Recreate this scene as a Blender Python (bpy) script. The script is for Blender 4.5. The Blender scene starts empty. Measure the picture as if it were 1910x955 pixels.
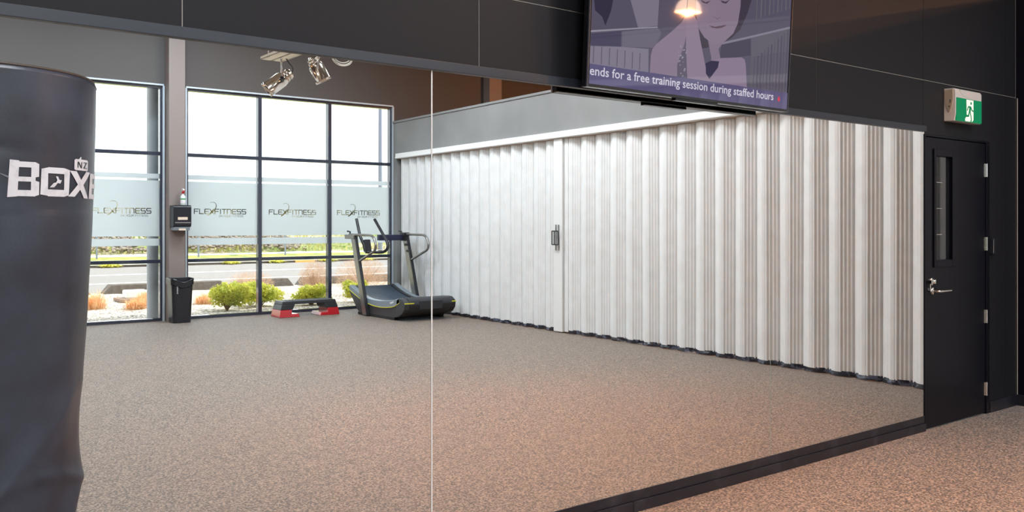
import bpy, bmesh, math, random
from mathutils import Vector, Matrix, noise
random.seed(7)
S = bpy.context.scene
COL = S.collection
PI = math.pi
# ------------------------------------------------------------------ camera, world, sun, exposure
# World frame: the mirror wall is the plane y = 0, the room lies at y < 0, x runs along the wall.
D = 3.113                 # distance camera - mirror wall
def Y(yp): return D - yp  # a distance measured through the mirror -> the real place in the room
F_PX, W_PX, H_PX = 1640.0, 1910.0, 955.0
cam_d = bpy.data.cameras.new('camera'); cam = bpy.data.objects.new('camera', cam_d); COL.objects.link(cam)
cam.location = (0, -D, 1.43)
cam.rotation_euler = (PI/2, 0, -math.atan(1251/1640))
cam_d.sensor_width = 36; cam_d.lens = F_PX/W_PX*36
cam_d.shift_x = 0; cam_d.shift_y = -(477.5-419)/W_PX
cam_d.clip_start = 0.05; cam_d.clip_end = 600
S.camera = cam
S.view_settings.view_transform = 'Standard'; S.view_settings.look = 'None'
S.view_settings.gamma = 1; S.view_settings.use_curve_mapping = False
S.view_settings.exposure = 0.0
wd = bpy.data.worlds.new('sky'); S.world = wd; wd.use_nodes = True
nt = wd.node_tree; nt.nodes.clear()
o_ = nt.nodes.new('ShaderNodeOutputWorld'); bg = nt.nodes.new('ShaderNodeBackground')
bg.inputs[0].default_value = (0.965, 0.98, 1.0, 1); bg.inputs[1].default_value = 2.7
nt.links.new(bg.outputs[0], o_.inputs[0])
try:
    S.cycles.max_bounces = 10; S.cycles.diffuse_bounces = 5; S.cycles.glossy_bounces = 6
    S.cycles.transparent_max_bounces = 16; S.cycles.transmission_bounces = 6
    S.cycles.caustics_reflective = False; S.cycles.caustics_refractive = False
except Exception: pass
def light(name, kind, loc, energy, color, rot=(0, 0, 0), **kw):
    l = bpy.data.lights.new(name, kind); l.energy = energy; l.color = color
    for k, v in kw.items():
        if k != 'portal': setattr(l, k, v)
    o = bpy.data.objects.new(name, l); COL.objects.link(o); o.location = loc; o.rotation_euler = rot
    if kw.get('portal'): l.cycles.is_portal = True
    return o
sd = Vector((0.55, 0.22, 0.80)).normalized()
sun = light('sun', 'SUN', (20, 0, 30), 5.2, (1.0, 0.94, 0.84), angle=0.012)
sun.rotation_euler = sd.to_track_quat('Z', 'Y').to_euler()
WY = Y(13.5)              # the window wall
light('window_portal', 'AREA', (5.9, WY+0.06, 1.77), 1, (1, 1, 1), (-PI/2, 0, 0), shape='RECTANGLE', size=3.7, size_y=3.5, portal=True)
light('window_portal', 'AREA', (0.2, WY+0.06, 1.77), 1, (1, 1, 1), (-PI/2, 0, 0), shape='RECTANGLE', size=7.3, size_y=3.5, portal=True)

# ------------------------------------------------------------------ materials
def mat(name, col=(.5, .5, .5), rough=.5, metal=0, spec=.5, emit=None, es=1, noise_=None, bump=None, coat=0, sheen=0, trans=0):
    m = bpy.data.materials.new(name); m.use_nodes = True
    n = m.node_tree; b = n.nodes['Principled BSDF']; L = n.links
    b.inputs['Base Color'].default_value = (*col, 1); b.inputs['Roughness'].default_value = rough
    b.inputs['Metallic'].default_value = metal; b.inputs['Specular IOR Level'].default_value = spec
    b.inputs['Coat Weight'].default_value = coat; b.inputs['Coat Roughness'].default_value = .05
    if sheen: b.inputs['Sheen Weight'].default_value = sheen; b.inputs['Sheen Roughness'].default_value = .25; b.inputs['Sheen Tint'].default_value = (.62, .80, 1, 1)
    if emit: b.inputs['Emission Color'].default_value = (*emit, 1); b.inputs['Emission Strength'].default_value = es
    if noise_ or bump:
        tc = n.nodes.new('ShaderNodeTexCoord')
    if noise_:            # (scale, second colour, low, high)
        tx = n.nodes.new('ShaderNodeTexNoise'); tx.inputs['Scale'].default_value = noise_[0]; tx.inputs['Detail'].default_value = 4
        L.new(tc.outputs['Object'], tx.inputs['Vector'])
        mr = n.nodes.new('ShaderNodeMapRange'); mr.inputs[1].default_value = noise_[2]; mr.inputs[2].default_value = noise_[3]
        L.new(tx.outputs[0], mr.inputs[0])
        mx = n.nodes.new('ShaderNodeMix'); mx.data_type = 'RGBA'
        mx.inputs[6].default_value = (*col, 1); mx.inputs[7].default_value = (*noise_[1], 1)
        L.new(mr.outputs[0], mx.inputs[0]); L.new(mx.outputs[2], b.inputs['Base Color'])
    if bump:              # (scale, strength, distance)
        tb = n.nodes.new('ShaderNodeTexNoise'); tb.inputs['Scale'].default_value = bump[0]; tb.inputs['Detail'].default_value = 3
        L.new(tc.outputs['Object'], tb.inputs['Vector'])
        bp = n.nodes.new('ShaderNodeBump'); bp.inputs['Strength'].default_value = bump[1]; bp.inputs['Distance'].default_value = bump[2]
        L.new(tb.outputs[0], bp.inputs['Height']); L.new(bp.outputs[0], b.inputs['Normal'])
    return m
def leafy(m, w=.45):
    n = m.node_tree; b = n.nodes['Principled BSDF']; out = [k for k in n.nodes if k.type == 'OUTPUT_MATERIAL'][0]
    t = n.nodes.new('ShaderNodeBsdfTranslucent'); x = n.nodes.new('ShaderNodeMixShader'); x.inputs[0].default_value = w
    l = b.inputs['Base Color'].links
    if l: n.links.new(l[0].from_socket, t.inputs[0])
    else: t.inputs[0].default_value = b.inputs['Base Color'].default_value
    n.links.new(b.outputs[0], x.inputs[1]); n.links.new(t.outputs[0], x.inputs[2]); n.links.new(x.outputs[0], out.inputs[0])
def mixshader(name, build):
    m = bpy.data.materials.new(name); m.use_nodes = True; n = m.node_tree; n.nodes.clear()
    out = n.nodes.new('ShaderNodeOutputMaterial'); s = build(n); n.links.new(s, out.inputs[0]); return m
def b_glass(n):
    t = n.nodes.new('ShaderNodeBsdfTransparent'); t.inputs[0].default_value = (.93, .96, .96, 1)
    g = n.nodes.new('ShaderNodeBsdfGlossy'); g.inputs['Roughness'].default_value = 0.02
    f = n.nodes.new('ShaderNodeFresnel'); f.inputs[0].default_value = 1.3
    x = n.nodes.new('ShaderNodeMixShader'); n.links.new(f.outputs[0], x.inputs[0]); n.links.new(t.outputs[0], x.inputs[1]); n.links.new(g.outputs[0], x.inputs[2])
    return x.outputs[0]
def b_film(n):
    t = n.nodes.new('ShaderNodeBsdfTransparent'); t.inputs[0].default_value = (.9, .95, 1, 1)
    g = n.nodes.new('ShaderNodeBsdfTranslucent'); g.inputs[0].default_value = (.93, .97, 1, 1)
    d = n.nodes.new('ShaderNodeBsdfDiffuse'); d.inputs[0].default_value = (.6, .66, .72, 1)
    x = n.nodes.new('ShaderNodeMixShader'); x.inputs[0].default_value = .10; n.links.new(g.outputs[0], x.inputs[1]); n.links.new(d.outputs[0], x.inputs[2])
    y = n.nodes.new('ShaderNodeMixShader'); y.inputs[0].default_value = .90; n.links.new(t.outputs[0], y.inputs[1]); n.links.new(x.outputs[0], y.inputs[2])
    return y.outputs[0]
def b_logo(n):
    tc = n.nodes.new('ShaderNodeTexCoord'); nz = n.nodes.new('ShaderNodeTexNoise'); nz.inputs['Scale'].default_value = 3.1
    n.links.new(tc.outputs['Object'], nz.inputs['Vector'])
    cr = n.nodes.new('ShaderNodeValToRGB'); e = cr.color_ramp.elements
    e[0].position = .40; e[0].color = (.075, .085, .085, 1); e[1].position = .60; e[1].color = (.75, .72, .55, 1)
    k = e.new(.5); k.color = (.33, .30, .10, 1)
    n.links.new(nz.outputs[0], cr.inputs[0])
    g = n.nodes.new('ShaderNodeBsdfTranslucent'); d = n.nodes.new('ShaderNodeBsdfDiffuse')
    n.links.new(cr.outputs[0], g.inputs[0]); n.links.new(cr.outputs[0], d.inputs[0])
    x = n.nodes.new('ShaderNodeMixShader'); x.inputs[0].default_value = .5; n.links.new(g.outputs[0], x.inputs[1]); n.links.new(d.outputs[0], x.inputs[2])
    return x.outputs[0]
def b_mirror(n):
    g = n.nodes.new('ShaderNodeBsdfGlossy'); g.inputs[0].default_value = (.93, .94, .93, 1); g.inputs['Roughness'].default_value = 0
    return g.outputs[0]
M = dict(
    carpet=mat('carpet', (.088, .066, .048), .62, spec=.5, noise_=(95, (.44, .33, .245), .42, .64), bump=(260, .5, .004), sheen=.5),
    black_panel=mat('black_panel', (.012, .0115, .0140), .5, spec=.20, bump=(3, .03, .004)),
    backing=mat('panel_backing', (.35, .32, .29), .6),
    trim=mat('dark_blue_trim', (.018, .022, .032), .35),
    black=mat('black_paint', (.003, .003, .0065), .36, spec=.2, bump=(40, .05, .001)),
    skirting=mat('black_skirting', (.010, .010, .016), .35, noise_=(9, (.03, .03, .04), .5, .8)),
    wall_grey=mat('grey_wall', (.085, .075, .070), .7, bump=(90, .08, .002)),
    pier=mat('pillar_grey', (.24, .195, .177), .6, bump=(90, .06, .002)),
    bulk=mat('light_grey_board', (.215, .215, .213), .75, noise_=(1.3, (.25, .25, .248), .4, .7)),
    white_trim=mat('white_trim', (.78, .78, .77), .4),
    ceiling=mat('ceiling_grey', (.32, .30, .28), .85),
    curtain=mat('grey_vinyl', (.755, .765, .765), .48, noise_=(6, (.70, .70, .69), .35, .7)),
    curtain_post=mat('white_post', (.76, .76, .75), .4),
    sweep=mat('black_sweep', (.02, .02, .028), .25, noise_=(14, (.09, .10, .14), .52, .62)),
    mirror=mixshader('mirror_silver', b_mirror), glass=mixshader('window_glass', b_glass), film=mixshader('frosted_film', b_film),
    logo=mixshader('logo_film', b_logo),
    glass_edge=mat('polished_glass_edge', (.45, .55, .53), .15, spec=.8),
    frame=mat('window_aluminium', (.022, .028, .05), .35, coat=1),
    frame_light=mat('window_inner_jamb', (.55, .62, .68), .4),
    chrome=mat('chrome', (.75, .74, .72), .12, metal=1), satin=mat('satin_steel', (.55, .55, .56), .3, metal=1),
    can=mat('polished_can', (.72, .66, .60), .16, metal=1), rubber=mat('rubber', (.012, .012, .014), .6),
    plastic=mat('black_plastic', (.016, .017, .022), .3), plastic_matt=mat('matt_black_plastic', (.020, .021, .026), .4),
    leather=mat('black_vinyl_leather', (.022, .023, .033), .36, noise_=(7, (.040, .048, .070), .40, .72), bump=(220, .12, .002)),
    print_white=mat('white_print', (.62, .60, .62), .55, noise_=(60, (.5, .48, .5), .5, .7)), print_black=mat('dark_print', (.03, .03, .035), .5),
    tray=mat('galvanised_tray', (.62, .52, .40), .4, metal=.6),
    cable=mat('white_cable', (.6, .57, .5), .5),
    red=mat('red_plastic', (.50, .015, .025), .22, coat=.6), pinkgrey=mat('step_top_rubber', (.035, .04, .045), .6),
    tread_silver=mat('treadmill_silver', (.25, .30, .35), .35, metal=.2), tread_dark=mat('treadmill_dark_grey', (.04, .043, .05), .35),
    tread_steel=mat('brushed_upright', (.30, .285, .27), .32, metal=.8), belt=mat('running_slats', (.035, .055, .085), .45), yellow=mat('yellow_stripe', (.75, .72, .04), .4),
    badge=mat('white_badge', (.7, .7, .7), .4),
    clear=mat('bottle_plastic', (.68, .74, .72), .25), red_nozzle=mat('red_nozzle', (.6, .04, .03), .4), green=mat('green_label', (.03, .25, .06), .5), white=mat('white_plastic', (.75, .73, .72), .35),
    smoke=mat('smoked_plastic', (.30, .36, .42), .2), paper=mat('paper_towel', (.75, .6, .48), .8),
    sign_case=mat('sign_case', (.55, .50, .47), .4), sign_green=mat('exit_green', (0, .10, .045), .6, spec=.2, emit=(0, .24, .085), es=.6),
    sign_white=mat('exit_white', (.8, .8, .7), .4, emit=(.85, .80, .66), es=.5), red_led=mat('red_led', (.8, .1, .1), .4, emit=(1, .15, .2), es=1.2),
    gravel=mat('gravel', (.16, .125, .10), .9, noise_=(26, (.85, .77, .68), .40, .58), bump=(22, 1, .05)),
    road=mat('asphalt', (.215, .196, .188), .9, noise_=(14, (.25, .23, .22), .4, .6)), road_line=mat('road_line', (.85, .85, .85), .7),
    kerb=mat('kerb_concrete', (.12, .10, .088), .9, noise_=(12, (.17, .145, .125), .4, .7), bump=(30, .5, .01)), far_kerb=mat('far_kerb_concrete', (.07, .055, .04), .9),
    kerb_orange=mat('orange_kerb', (.85, .40, .10), .8),
    verge=mat('grass_verge', (.42, .38, .09), .95, noise_=(1.6, (.16, .22, .05), .45, .62), bump=(8, 1, .1)),
    bank=mat('bank_soil', (.22, .25, .08), .95, noise_=(.4, (.42, .35, .24), .45, .58), bump=(5, 1, .15)),
    rock=mat('rock', (.20, .15, .12), .9, noise_=(4, (.32, .27, .23), .4, .6), bump=(12, .6, .04)),
    hill=mat('hill_scrub', (.40, .43, .36), .95, noise_=(.06, (.34, .40, .28), .45, .6)),
    leaf=mat('yellow_green_leaf', (.72, .70, .12), .6, noise_=(5, (.45, .52, .07), .4, .7)), stem=mat('bush_stem', (.30, .17, .09), .8),
    twig=mat('brown_twig', (.58, .36, .24), .8, noise_=(6, (.72, .54, .38), .4, .6)), straw=mat('orange_grass', (.85, .50, .24), .8, noise_=(6, (.90, .66, .40), .4, .6)),
    column=mat('grey_column', (.42, .44, .47), .5), pole=mat('galvanised_pole', (.20, .22, .30), .5),
    block=mat('white_block', (.85, .85, .82), .8), slab=mat('brown_slab', (.30, .20, .15), .9),
    shade=mat('pendant_shade', (.3, .2, .14), .4, emit=(1, .66, .47), es=15), shade_in=mat('pendant_shade_inner', (.8, .55, .35), .4, emit=(1, .66, .40), es=30),
    bulb=mat('warm_bulb', (1, .8, .5), .4, emit=(1, .70, .42), es=12), fill_panel_on=mat('fill_panel_diffuser', (.9, .9, .9), .5, emit=(1, .97, .93), es=2.0),
    bezel=mat('television_bezel', (.008, .008, .010), .18), bezel_edge=mat('television_edge', (.35, .35, .42), .25, metal=.8),
)
for k_ in ('leaf', 'straw', 'twig'): leafy(M[k_])
def scr(name, col, es=1.0): return mat('screen_'+name, (0.004, .004, .005), .03, spec=.5, emit=col, es=es)
# ------------------------------------------------------------------ mesh helpers
class MB:
    def __init__(s): s.v = []; s.f = []; s.sm = []
    def add(s, vs, fs, smooth=False):
        k = len(s.v); s.v += [tuple(v) for v in vs]
        for f in fs: s.f.append([i+k for i in f]); s.sm.append(smooth)
        return s
    def box(s, x0, x1, y0, y1, z0, z1, rot=None):
        if x0 > x1: x0, x1 = x1, x0
        if y0 > y1: y0, y1 = y1, y0
        vs = [Vector((x, y, z)) for x in (x0, x1) for y in (y0, y1) for z in (z0, z1)]
        if rot:
            c = Vector(((x0+x1)/2, (y0+y1)/2, (z0+z1)/2)); vs = [rot @ (v-c)+c for v in vs]
        return s.add(vs, [(0, 1, 3, 2), (4, 6, 7, 5), (0, 4, 5, 1), (2, 3, 7, 6), (0, 2, 6, 4), (1, 5, 7, 3)])
    def tube(s, pts, r, n=10, cap=True, smooth=True):
        pts = [Vector(p) for p in pts]; m = len(pts); rs = r if isinstance(r, (list, tuple)) else [r]*m
        T = []
        for i in range(m):
            a = pts[max(i-1, 0)]; b = pts[min(i+1, m-1)]; T.append((b-a).normalized())
        u = T[0].orthogonal().normalized(); vs = []
        for i in range(m):
            u = (u-T[i]*u.dot(T[i])).normalized(); w = T[i].cross(u)
            for k in range(n):
                a = 2*PI*k/n; vs.append(pts[i]+(u*math.cos(a)+w*math.sin(a))*rs[i])
        fs = [(i*n+k, i*n+(k+1) % n, (i+1)*n+(k+1) % n, (i+1)*n+k) for i in range(m-1) for k in range(n)]
        s.add(vs, fs, smooth)
        if cap: s.add(vs[:n], [tuple(range(n-1, -1, -1))]); s.add(vs[-n:], [tuple(range(n))])
        return s
    def lathe(s, prof, c, axis=(0, 0, 1), n=32, smooth=True):      # prof: (radius, height along the axis)
        ax = Vector(axis).normalized(); u = ax.orthogonal().normalized(); w = ax.cross(u); c = Vector(c); vs = []
        for r, h in prof:
            for k in range(n):
                a = 2*PI*k/n; vs.append(c+ax*h+(u*math.cos(a)+w*math.sin(a))*r)
        fs = [(i*n+k, i*n+(k+1) % n, (i+1)*n+(k+1) % n, (i+1)*n+k) for i in range(len(prof)-1) for k in range(n)]
        return s.add(vs, fs, smooth)
    def prism(s, poly, mp, h0, h1):      # poly in 2D, mp(a, b, h) -> xyz
        n = len(poly); vs = [mp(a, b, h0) for a, b in poly]+[mp(a, b, h1) for a, b in poly]
        fs = [tuple(range(n-1, -1, -1)), tuple(range(n, 2*n))]+[(i, (i+1) % n, (i+1) % n+n, i+n) for i in range(n)]
        return s.add(vs, fs)
    def grid(s, nu, nv, fn, smooth=True, closeu=False):
        vs = [fn(i, j) for i in range(nu) for j in range(nv)]; mu = nu if closeu else nu-1
        return s.add(vs, [(i*nv+j, ((i+1) % nu)*nv+j, ((i+1) % nu)*nv+j+1, i*nv+j+1) for i in range(mu) for j in range(nv-1)], smooth)
def origin(o):
    p = Vector(o.location)
    while o.parent: o = o.parent; p += Vector(o.location)
    return p
def obj(name, mb, m, parent=None, loc=None, bev=0, seg=2):
    if parent is not None: org = origin(parent); loc_l = (0, 0, 0)
    else:
        if loc is None:
            xs = [v[0] for v in mb.v]; ys = [v[1] for v in mb.v]; zs = [v[2] for v in mb.v]
            loc = ((min(xs)+max(xs))/2, (min(ys)+max(ys))/2, min(zs))
        org = Vector(loc); loc_l = loc
    me = bpy.data.meshes.new(name)
    me.from_pydata([(v[0]-org.x, v[1]-org.y, v[2]-org.z) for v in mb.v], [], mb.f)
    bm = bmesh.new(); bm.from_mesh(me); bm.faces.ensure_lookup_table()
    for f, s_ in zip(bm.faces, mb.sm): f.smooth = s_
    bmesh.ops.recalc_face_normals(bm, faces=bm.faces)
    bm.to_mesh(me); bm.free()
    me.materials.append(M[m] if isinstance(m, str) else m)
    o = bpy.data.objects.new(name, me); COL.objects.link(o); o.location = loc_l
    if parent is not None: o.parent = parent
    if bev:
        b = o.modifiers.new('bevel', 'BEVEL'); b.width = bev; b.segments = seg; b.limit_method = 'ANGLE'; b.angle_limit = .6
    return o
def tag(o, label, cat, group=None, kind=None):
    if label: o['label'] = label
    if cat: o['category'] = cat
    if group: o['group'] = group
    if kind: o['kind'] = kind
    return o
def thing(name, label, cat, loc, group=None):
    o = bpy.data.objects.new(name, None); COL.objects.link(o); o.location = loc; o.empty_display_size = .1
    return tag(o, label, cat, group)
def struct(name, mb, m, **k):
    o = obj(name, mb, m, **k); o['kind'] = 'structure'; return o
def structroot(name, loc):
    o = bpy.data.objects.new(name, None); COL.objects.link(o); o.location = loc; o['kind'] = 'structure'; return o
def bez(p0, p1, p2, p3, n=8):
    P = [Vector(p) for p in (p0, p1, p2, p3)]
    return [P[0]*(1-t)**3+P[1]*3*t*(1-t)**2+P[2]*3*t*t*(1-t)+P[3]*t**3 for t in [i/n for i in range(n+1)]]
def interp(pts, x):
    if x <= pts[0][0]: return pts[0][1]
    for (a, b), (c, d) in zip(pts, pts[1:]):
        if x <= c:
            t = (x-a)/(c-a); return b+(d-b)*t
    return pts[-1][1]
def smooth_pts(pts, n=6):      # Catmull-Rom through 2D/3D points
    P = [Vector(p) for p in pts]; P = [P[0]*2-P[1]]+P+[P[-1]*2-P[-2]]; out = []
    for i in range(1, len(P)-2):
        for k in range(n):
            t = k/n; a, b, c, d = P[i-1:i+3]
            out.append(.5*((2*b)+(c-a)*t+(2*a-5*b+4*c-d)*t*t+(3*b-a-3*c+d)*t**3))
    out.append(P[-2]); return out

# ------------------------------------------------------------------ the setting
CX_ = lambda y: 7.47+.027*(-y)       # the folding partition runs very slightly out of square
ZC = 4.9; XL, XR = -5.0, 14.0
b = MB(); b.box(XL-.2, XR+.2, WY-.12, .2, -.12, 0); struct('floor', b, 'carpet')
b = MB(); b.box(XL-.2, XR+.2, WY-.2, .2, ZC, ZC+.15); struct('ceiling', b, 'ceiling')
b = MB(); b.box(XL-.2, XL, WY-.2, .2, 0, ZC); struct('wall_left', b, 'wall_grey')
b = MB(); b.box(XR, XR+.2, WY-.2, .2, 0, ZC); struct('wall_right', b, 'wall_grey')
# mirror wall: backing with thin black cladding boards in front of it, narrow pale joints between them
wall = MB(); wall.box(XL, 5.965, 0.012, .2, 0, ZC); wall.box(6.93, XR, .012, .2, 0, ZC); wall.box(5.965, 6.93, .012, .2, 2.06, ZC); wall.box(5.965, 6.93, .19, .2, 0, 2.06)
wo = struct('wall_mirror_side', wall, 'backing')
G = .0022
xs = [-4.1, -2.84, -1.58, -.32, .942, 2.203, 3.457, 4.712, 5.972, 7.228, 7.405]
for i, (a, c) in enumerate(zip(xs, xs[1:])):
    for (z0, z1) in ((2.115, 2.436), (2.436, 3.67), (3.67, ZC)):
        if a >= 5.9 and z0 < 2.2: continue
        q = MB(); q.box(a+G, c-G, .0095, .012, z0+G, z1-G); obj('cladding_board', q, 'black_panel', wo)
q = MB(); q.box(5.972+G, 7.228-G, .0095, .012, 2.062, 2.436-G); obj('cladding_board', q, 'black_panel', wo)
q = MB(); q.box(6.932, 7.228-G, .0095, .012, 0, 2.062); obj('cladding_board', q, 'black_panel', wo)
q = MB(); q.box(7.228+G, 7.405-G, .0095, .012, 0, 2.436-G); obj('cladding_board', q, 'black_panel', wo)
q = MB(); q.box(XL, -.33, .0095, .012, 0, 2.115); obj('cladding_board', q, 'black_panel', wo)
# return wall / black jamb at the end of the mirror wall
b = MB(); b.box(7.41, 7.62, -.34, .012, 0, 3.24); struct('wall_return', b, 'black', bev=.004)
b = MB(); b.box(7.398, 7.41, -.34, .0, 0, .085); b.box(6.94, 7.398, -.008, .0095, 0, .085); struct('baseboard_corner', b, 'skirting', bev=.002)
b = MB(); b.box(7.404, 7.4095, -.006, -.0005, .085, 2.43); struct('trim_3', b, 'backing')
# trim bar that caps the mirror, skirting below it
b = MB(); b.box(-.33, 5.972, -.016, .0095, 2.073, 2.113); struct('trim_1', b, 'trim', bev=.002)
b = MB(); b.box(-.33, 5.972, -.004, .0095, .056, .104); struct('trim_2', b, 'skirting', bev=.001)
b = MB()
for a, c in ((-.33, 1.1), (1.102, 3.12), (3.122, 5.35), (5.352, 5.968)): b.box(a, c, -.014, .0095, 0, .0545)
struct('baseboard_mirror', b, 'skirting', bev=.0015)
# mirror sheets
for a, c, l in ((-.33, 1.950, 'tall frameless wall mirror sheet, left one, behind the punching bag'),
                (1.958, 4.237, 'frameless wall mirror sheet in the middle, below the television'),
                (4.242, 5.968, 'narrow frameless wall mirror sheet beside the black door')):
    q = MB(); q.box(a, c, .0, .009, .1045, 2.0725)
    o = tag(obj('wall_mirror', q, 'glass_edge'), l, 'mirror', 'mirror sheets on the black wall')
    o.data.materials.append(M['mirror'])
    for p in o.data.polygons:
        if p.normal.y < -.5: p.material_index = 1
b = MB(); b.box(1.9512, 1.9568, -.0015, .0095, .1045, 2.0725); struct('seam_glare_strip', b, 'white_trim')  # white strip paints the window glare on the sheet edges at this seam
# bulkhead over the partition, far pier, white track
def slanted(y0, y1, o0, o1, z0, z1, mb):      # a box that follows the partition's line, offsets o0..o1 in x
    vs = [(CX_(y)+o, y, z) for y in (y0, y1) for o in (o0, o1) for z in (z0, z1)]
    return mb.add(vs, [(0, 1, 3, 2), (4, 6, 7, 5), (0, 4, 5, 1), (2, 3, 7, 6), (0, 2, 6, 4), (1, 5, 7, 3)])
yF = Y(13.36)
b = MB(); slanted(-.34, WY, -.07, .12, 2.665, 3.20, b); slanted(yF, WY, -.07, .12, 0, 2.665, b); struct('wall_partition', b, 'bulk')
b = MB(); slanted(-.34, WY, -.085, .135, 3.20, 3.235, b); struct('trim_4', b, 'bulk', bev=.003)
# window wall with openings
NB = [(4.126, 5.29), (5.29, 6.495), (6.495, 7.68)]         # bays of the main window
LB = [(3.80-1.2*(k+1), 3.80-1.2*k) for k in range(6)][::-1]  # bays left of the pillar
LX0 = LB[0][0]
ZT = 3.50
b = MB(); b.box(XL, LX0, WY-.2, WY, 0, ZC); b.box(LX0, 7.68, WY-.2, WY, ZT, ZC); b.box(3.80, 4.126, WY-.2, WY, 0, ZT); b.box(7.68, XR, WY-.2, WY, 0, ZC)
struct('wall_window_side', b, 'wall_grey')
b = MB(); b.box(3.825, 4.06, Y(13.32), WY, 0, ZC); struct('trim_5', b, 'pier', bev=.004)       # the pillar between the windows
b = MB(); b.box(9.62, 9.9, Y(13.3), WY, 0, ZC); struct('trim_6', b, 'pier')
def window(name, bays, zt):
    r = structroot(name, ((bays[0][0]+bays[-1][1])/2, WY, 0))
    f = MB(); y0, y1 = WY-.13, WY-.03; x0, x1 = bays[0][0], bays[-1][1]; w = .042
    f.box(x0, x1, y0, y1, 0, .045); f.box(x0, x1, y0, y1, zt-.05, zt)
    for z in (.885, 2.485): f.box(x0+w, x1-w, y0+.01, y1-.01, z-.026, z+.026)
    f.box(x0, x0+w, y0, y1, .045, zt-.05); f.box(x1-w, x1, y0, y1, .045, zt-.05)
    for a, c in bays[:-1]: f.box(c-.03, c+.03, y0, y1, .045, zt-.05)
    obj('window_frame', f, 'frame', r, bev=.003)
    t = MB(); t.box(x0-.0, x1+.0, WY-.03, WY+.012, zt-.012, zt+.012); t.box(x1-.012, x1+.012, WY-.03, WY+.012, 0, zt-.012); t.box(x0-.012, x0+.012, WY-.03, WY+.012, 0, zt-.012)
    obj('window_reveal', t, 'frame_light', r)
    gl = MB(); 
    for a, c in bays:
        for z0, z1 in ((.045, .86), (.91, 2.46), (2.51, zt-.05)): gl.box(a+.03, c-.03, WY-.086, WY-.08, z0, z1)
    obj('glass_pane', gl, 'glass', r)
    for a, c in bays:
        for z0, z1 in ((1.118, 1.224), (1.257, 2.085), (2.113, 2.185)):
            q = MB(); q.box(a+.032, c-.032, WY-.0775, WY-.0765, z0, z1); obj('frosted_film', q, 'film', r)
    return r
win1 = window('window_1', NB, ZT); win2 = window('window_2', LB, ZT)
# lettering on the film: squared strokes
GL = {'F': [[(0, 0), (0, 1)], [(0, 1), (1, 1)], [(0, .52), (.85, .52)]], 'L': [[(0, 1), (0, 0)], [(0, 0), (1, 0)]],
      'E': [[(1, 1), (.15, 1)], [(.15, 1), (0, .85)], [(0, .85), (0, .15)], [(0, .15), (.15, 0)], [(.15, 0), (1, 0)], [(0, .5), (.95, .5)]],
      'X': [[(0, 1), (1, 0)], [(1, 1), (0, 0)]], 'I': [[(.5, 0), (.5, 1)]], 'T': [[(0, 1), (1, 1)], [(.5, 0), (.5, 1)]],
      'N': [[(0, 0), (0, 1)], [(0, 1), (.85, 1)], [(.85, 1), (1, .85)], [(1, .85), (1, 0)]],
      'S': [[(1, 1), (.12, 1)], [(.12, 1), (0, .88)], [(0, .88), (0, .6)], [(0, .6), (.1, .5)], [(.1, .5), (.9, .5)], [(.9, .5), (1, .4)], [(1, .4), (1, .12)], [(1, .12), (.88, 0)], [(.88, 0), (0, 0)]],
      '2': [[(0, 1), (1, 1)], [(1, 1), (1, .5)], [(1, .5), (0, .5)], [(0, .5), (0, 0)], [(0, 0), (1, 0)]], '4': [[(.75, 0), (.75, 1)], [(.75, 1), (0, .3)], [(0, .3), (1, .3)]],
      'H': [[(0, 0), (0, 1)], [(1, 0), (1, 1)], [(0, .5), (1, .5)]], 'O': [[(0, 0), (0, 1)], [(0, 1), (1, 1)], [(1, 1), (1, 0)], [(1, 0), (0, 0)]],
      'U': [[(0, 1), (0, 0)], [(0, 0), (1, 0)], [(1, 0), (1, 1)]], 'R': [[(0, 0), (0, 1)], [(0, 1), (1, 1)], [(1, 1), (1, .5)], [(1, .5), (0, .5)], [(.4, .5), (1, 0)]]}
def strokes(mb, text, x, z, w, h, gap, t, y0, y1, slant=0):
    for ch in text:
        if ch == ' ': x += w*.7; continue
        ww = w*(.25 if ch == 'I' else 1)
        for (a, b_), (c, d) in GL[ch]:
            if ch == 'I': a = c = .5
            A = Vector((x+a*ww+slant*b_*h, z+b_*h)); B = Vector((x+c*ww+slant*d*h, z+d*h)); e = (B-A).normalized(); n_ = Vector((-e.y, e.x))*t/2; A = A-e*t/2; B = B+e*t/2
            mb.prism([tuple(A+n_), tuple(A-n_), tuple(B-n_), tuple(B+n_)], lambda p, q_, h_: (p, h_, q_), y0, y1)
        x += ww+gap
    return x
for r, bays in ((win1, NB), (win2, LB[-1:])):
    for a, c in bays:
        xc = (a+c)/2-.035 if r is win1 else 3.24; x0 = xc-.40; q = MB(); ya, yb = WY-.0764, WY-.0758
        e = strokes(q, 'FLEXFITNESS', x0, 1.598, .058, .07, .0205, .0125, ya, yb)
        strokes(q, '24 HOUR FITNESS', xc-.02, 1.55, .022, .026, .0065, .0035, ya, yb)
        sw = smooth_pts([(x0+.20, 1.57), (x0+.25, 1.60), (x0+.31, 1.66), (x0+.335, 1.72), (x0+.315, 1.765), (x0+.27, 1.775), (x0+.235, 1.765)], 5)
        for i, (p, p2) in enumerate(zip(sw, sw[1:])):
            wd_ = .016*(1-i/len(sw))+.002; d_ = (p2-p).normalized(); n_ = Vector((-d_.y, d_.x))*wd_/2
            q.prism([tuple(p+n_), tuple(p-n_), tuple(p2-n_), tuple(p2+n_)], lambda p_, q_, h_: (p_, h_, q_), ya, yb)
        obj('film_lettering', q, 'logo', r)

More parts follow.
